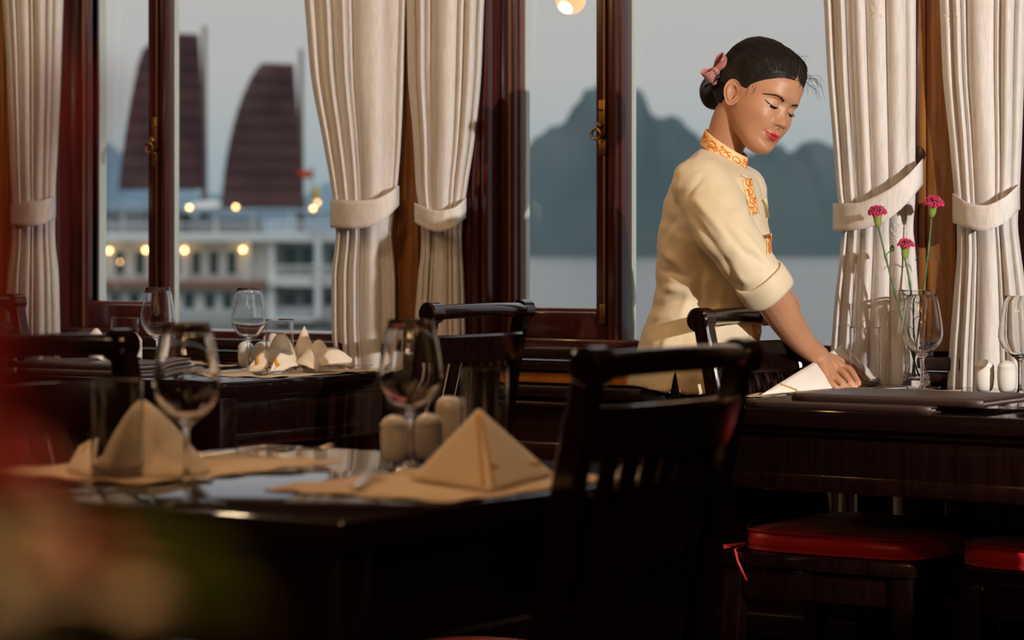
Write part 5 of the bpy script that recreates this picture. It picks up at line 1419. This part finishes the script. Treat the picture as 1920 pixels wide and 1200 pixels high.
# ------------------------------------------------------------------ flowers close to the lens, out of focus
M['rosered'] = mat('dark_red_petal', (.62, .010, .014), .6, sheen=.2); M['rosecream'] = mat('cream_petal', (.82, .68, .48), .65, sheen=.2)
M['rosepink'] = mat('dusty_pink_petal', (.50, .16, .12), .65)
def rose(label, d, px, py, R, m, stem_to, seed, leafs=0):
    c = P(px, py, d); base = P(stem_to[0], stem_to[1], stem_to[2])
    t = thing('rose', label, 'rose', base, 0, 'blurred roses close to the camera')
    pth = catmull([base, base.lerp(c, .5)+RV*.008, c-Vector((0, 0, R*.6))], 12)
    b = MB(); b.tube(pth, .0022, 8); b.build('stem', 'stem', t, world=True, smooth=180)
    b = MB(); rnd = random.Random(seed)
    for i in range(26):
        u = i/26; pol = R_(10+82*u); az = i*2.39996; L = R*(.55+.5*u); rows = []
        for a in range(7):
            s = a/6; row = []
            for k in range(9):
                v = k/4-1; pl = pol*(.5+.55*s); d_ = Vector((math.sin(pl)*math.cos(az+v*.75*(1-.3*s)), math.sin(pl)*math.sin(az+v*.75*(1-.3*s)), math.cos(pl)))
                row.append(c+Vector((0, 0, -R*.35))+d_*(L*(.25+.75*s))*(1-.10*v*v))
            rows.append(row)
        b.grid(rows)
    b.build('rose_bloom', m, t, world=True, smooth=180, recalc=False)
    b = MB(); b.lathe([(.002, -R*.75), (R*.3, -R*.55), (R*.42, -R*.3), (R*.3, -.2*R)], 12, c); b.build('calyx', 'leaf', t, world=True, smooth=180)
    for k in range(leafs):
        an = rnd.uniform(0, 6); dr = (RV*math.cos(an)+FV*math.sin(an)*.5+Zv*.35).normalized(); p0 = pth[5+k % 5]; ln = .045; side = dr.cross(Zv).normalized(); rows = []
        for i in range(9):
            s = i/8; w_ = .014*math.sin(PI*min(1, s*.95+.03))**.8; mid = p0+dr*(ln*s)+Zv*(-.012*s*s)
            rows.append([mid-side*w_+Zv*.003, mid, mid+side*w_+Zv*.003])
        b = MB(); b.grid(rows); b.build('leaf', 'leafgreen', t, world=True, smooth=180, solid=.0006)
    return t
M['leafgreen'] = mat('bright_green_leaf', (.20, .26, .03), .5)
vc = P(60, 1640, .62)
rose('large blurred cream rose at the lower left corner of the photo', .60, 140, 1080, .026, 'rosecream', (110, 1560, .62), 1, 1)
rose('blurred cream rose at the left edge, lower of the two', .62, 20, 1000, .021, 'rosecream', (70, 1560, .62), 2, 0)
rose('blurred dark red rose at the left edge beside the near table', .56, -20, 865, .0185, 'rosered', (40, 1560, .60), 3, 0)
rose('small blurred dusty pink rose above the cream roses, lower left', .60, 165, 1015, .013, 'rosepink', (120, 1560, .62), 4, 0)
def spray(label, base, tip, blooms, m):
    t = thing('flower_spray', label, 'flower', base, 0)
    b = MB(); b.tube(catmull([base, base.lerp(tip, .5)-RV*.01, tip], 20), .0010, 6); b.build('stem', 'stem', t, world=True, smooth=180)
    for i, (x, y, d, r) in enumerate(blooms):
        c = P(x, y, d); b = bloom_mb(r, 20+i, 20, up=(RV*.4-FV*.5+Zv*.7).normalized()); b.v = [tuple(Vector(v)+c) for v in b.v]; b.build('small_bloom', m, t, world=True, smooth=180, recalc=False)
        q = base.lerp(tip, min(1, max(.1, (1560-y)/1500))); b = MB(); b.tube([q, (q+c)/2+Zv*.004, c], .0007, 6); b.build('stalk', 'stem', t, world=True, smooth=180)
    return t
spray('tall blurred red flower spray at the left edge, very close to the camera', P(20, 1560, .47), P(60, 120, .47), [(-8, 320, .45, .0060), (134, 205, .45, .0075), (-24, 470, .45, .0070), (2, 610, .46, .0085), (122, 330, .44, .0035), (76, 410, .45, .0035), (-14, 740, .46, .0100)], 'rosered')
t = thing('leafy_sprig', 'blurred green leafy sprig beside the cream roses at lower left', 'foliage', P(230, 1560, .62), 0)
b = MB(); b.tube([P(230, 1560, .62), P(290, 1250, .62), P(300, 1120, .61)], .002, 8); b.build('stem', 'stem', t, world=True, smooth=180)
for k, (x, y, ang_, ln) in enumerate(((270, 1190, 2.4, .03), (290, 1150, 1.0, .026), (265, 1130, 1.7, .024), (310, 1190, .2, .030), (240, 1170, 2.7, .03), (300, 1230, .9, .034), (260, 1225, 2.0, .034))):
    p0 = P(x, y, .615); dr = (RV*math.cos(ang_)+Zv*math.sin(ang_)-FV*.25).normalized(); side = (FV*.45+RV*math.sin(ang_)*.9-Zv*math.cos(ang_)*.9).normalized(); rows = []
    for i in range(9):
        s = i/8; w_ = .013*math.sin(PI*min(1, s*.95+.03))**.8; mid = p0+dr*(ln*s); rows.append([mid-side*w_-FV*.002, mid, mid+side*w_-FV*.002])
    b = MB(); b.grid(rows); b.build('leaf', 'leafgreen', t, world=True, smooth=180, solid=.0006)
# the vase and stand that carry them, below the picture
vz = P(90, 1560, .62); t = thing('ceramic_vase', 'white vase under the blurred roses', 'vase', (vz.x, vz.y, .70), 0)
b = MB(); b.lathe([(0, 0), (.03, 0), (.036, .02), (.04, .08), (.034, vz.z-.72), (.04, vz.z-.70), (.036, vz.z-.70), (.03, .05), (0, .045)], 28); b.build('vase_body', 'porcelain', t)
t = thing('side_table', 'small dark side table under the blurred roses', 'table', (vz.x, vz.y, 0), 0)
b = MB(); b.lathe([(0, .68), (.2, .68), (.205, .69), (.2, .70), (0, .70)], 40); b.build('table_top', 'lacquer', t)
b = MB(); b.lathe([(0, 0), (.14, 0), (.14, .015), (.03, .03), (.025, .66), (.05, .68), (0, .68)], 24); b.build('pedestal', 'lacquer', t)
# light passes through the clear glass of the right table (refractive shadow caustics)
key.data.cycles.is_caustics_light = True
for o in bpy.data.objects:
    nm = o.name.split('.')[0]
    if o.type == 'MESH':
        if nm in ('wine_glass', 'tumbler', 'flower_vase') and o.location.x > -2.6 and o.location.y > 4: o.cycles.is_caustics_caster = True
        if nm in ('curtain_panel', 'tieback', 'tabletop', 'folded_panel', 'mat_cloth', 'body', 'tunic') or (o.parent and nm in ('shaker_body', 'holder_body', 'lid')): o.cycles.is_caustics_receiver = True
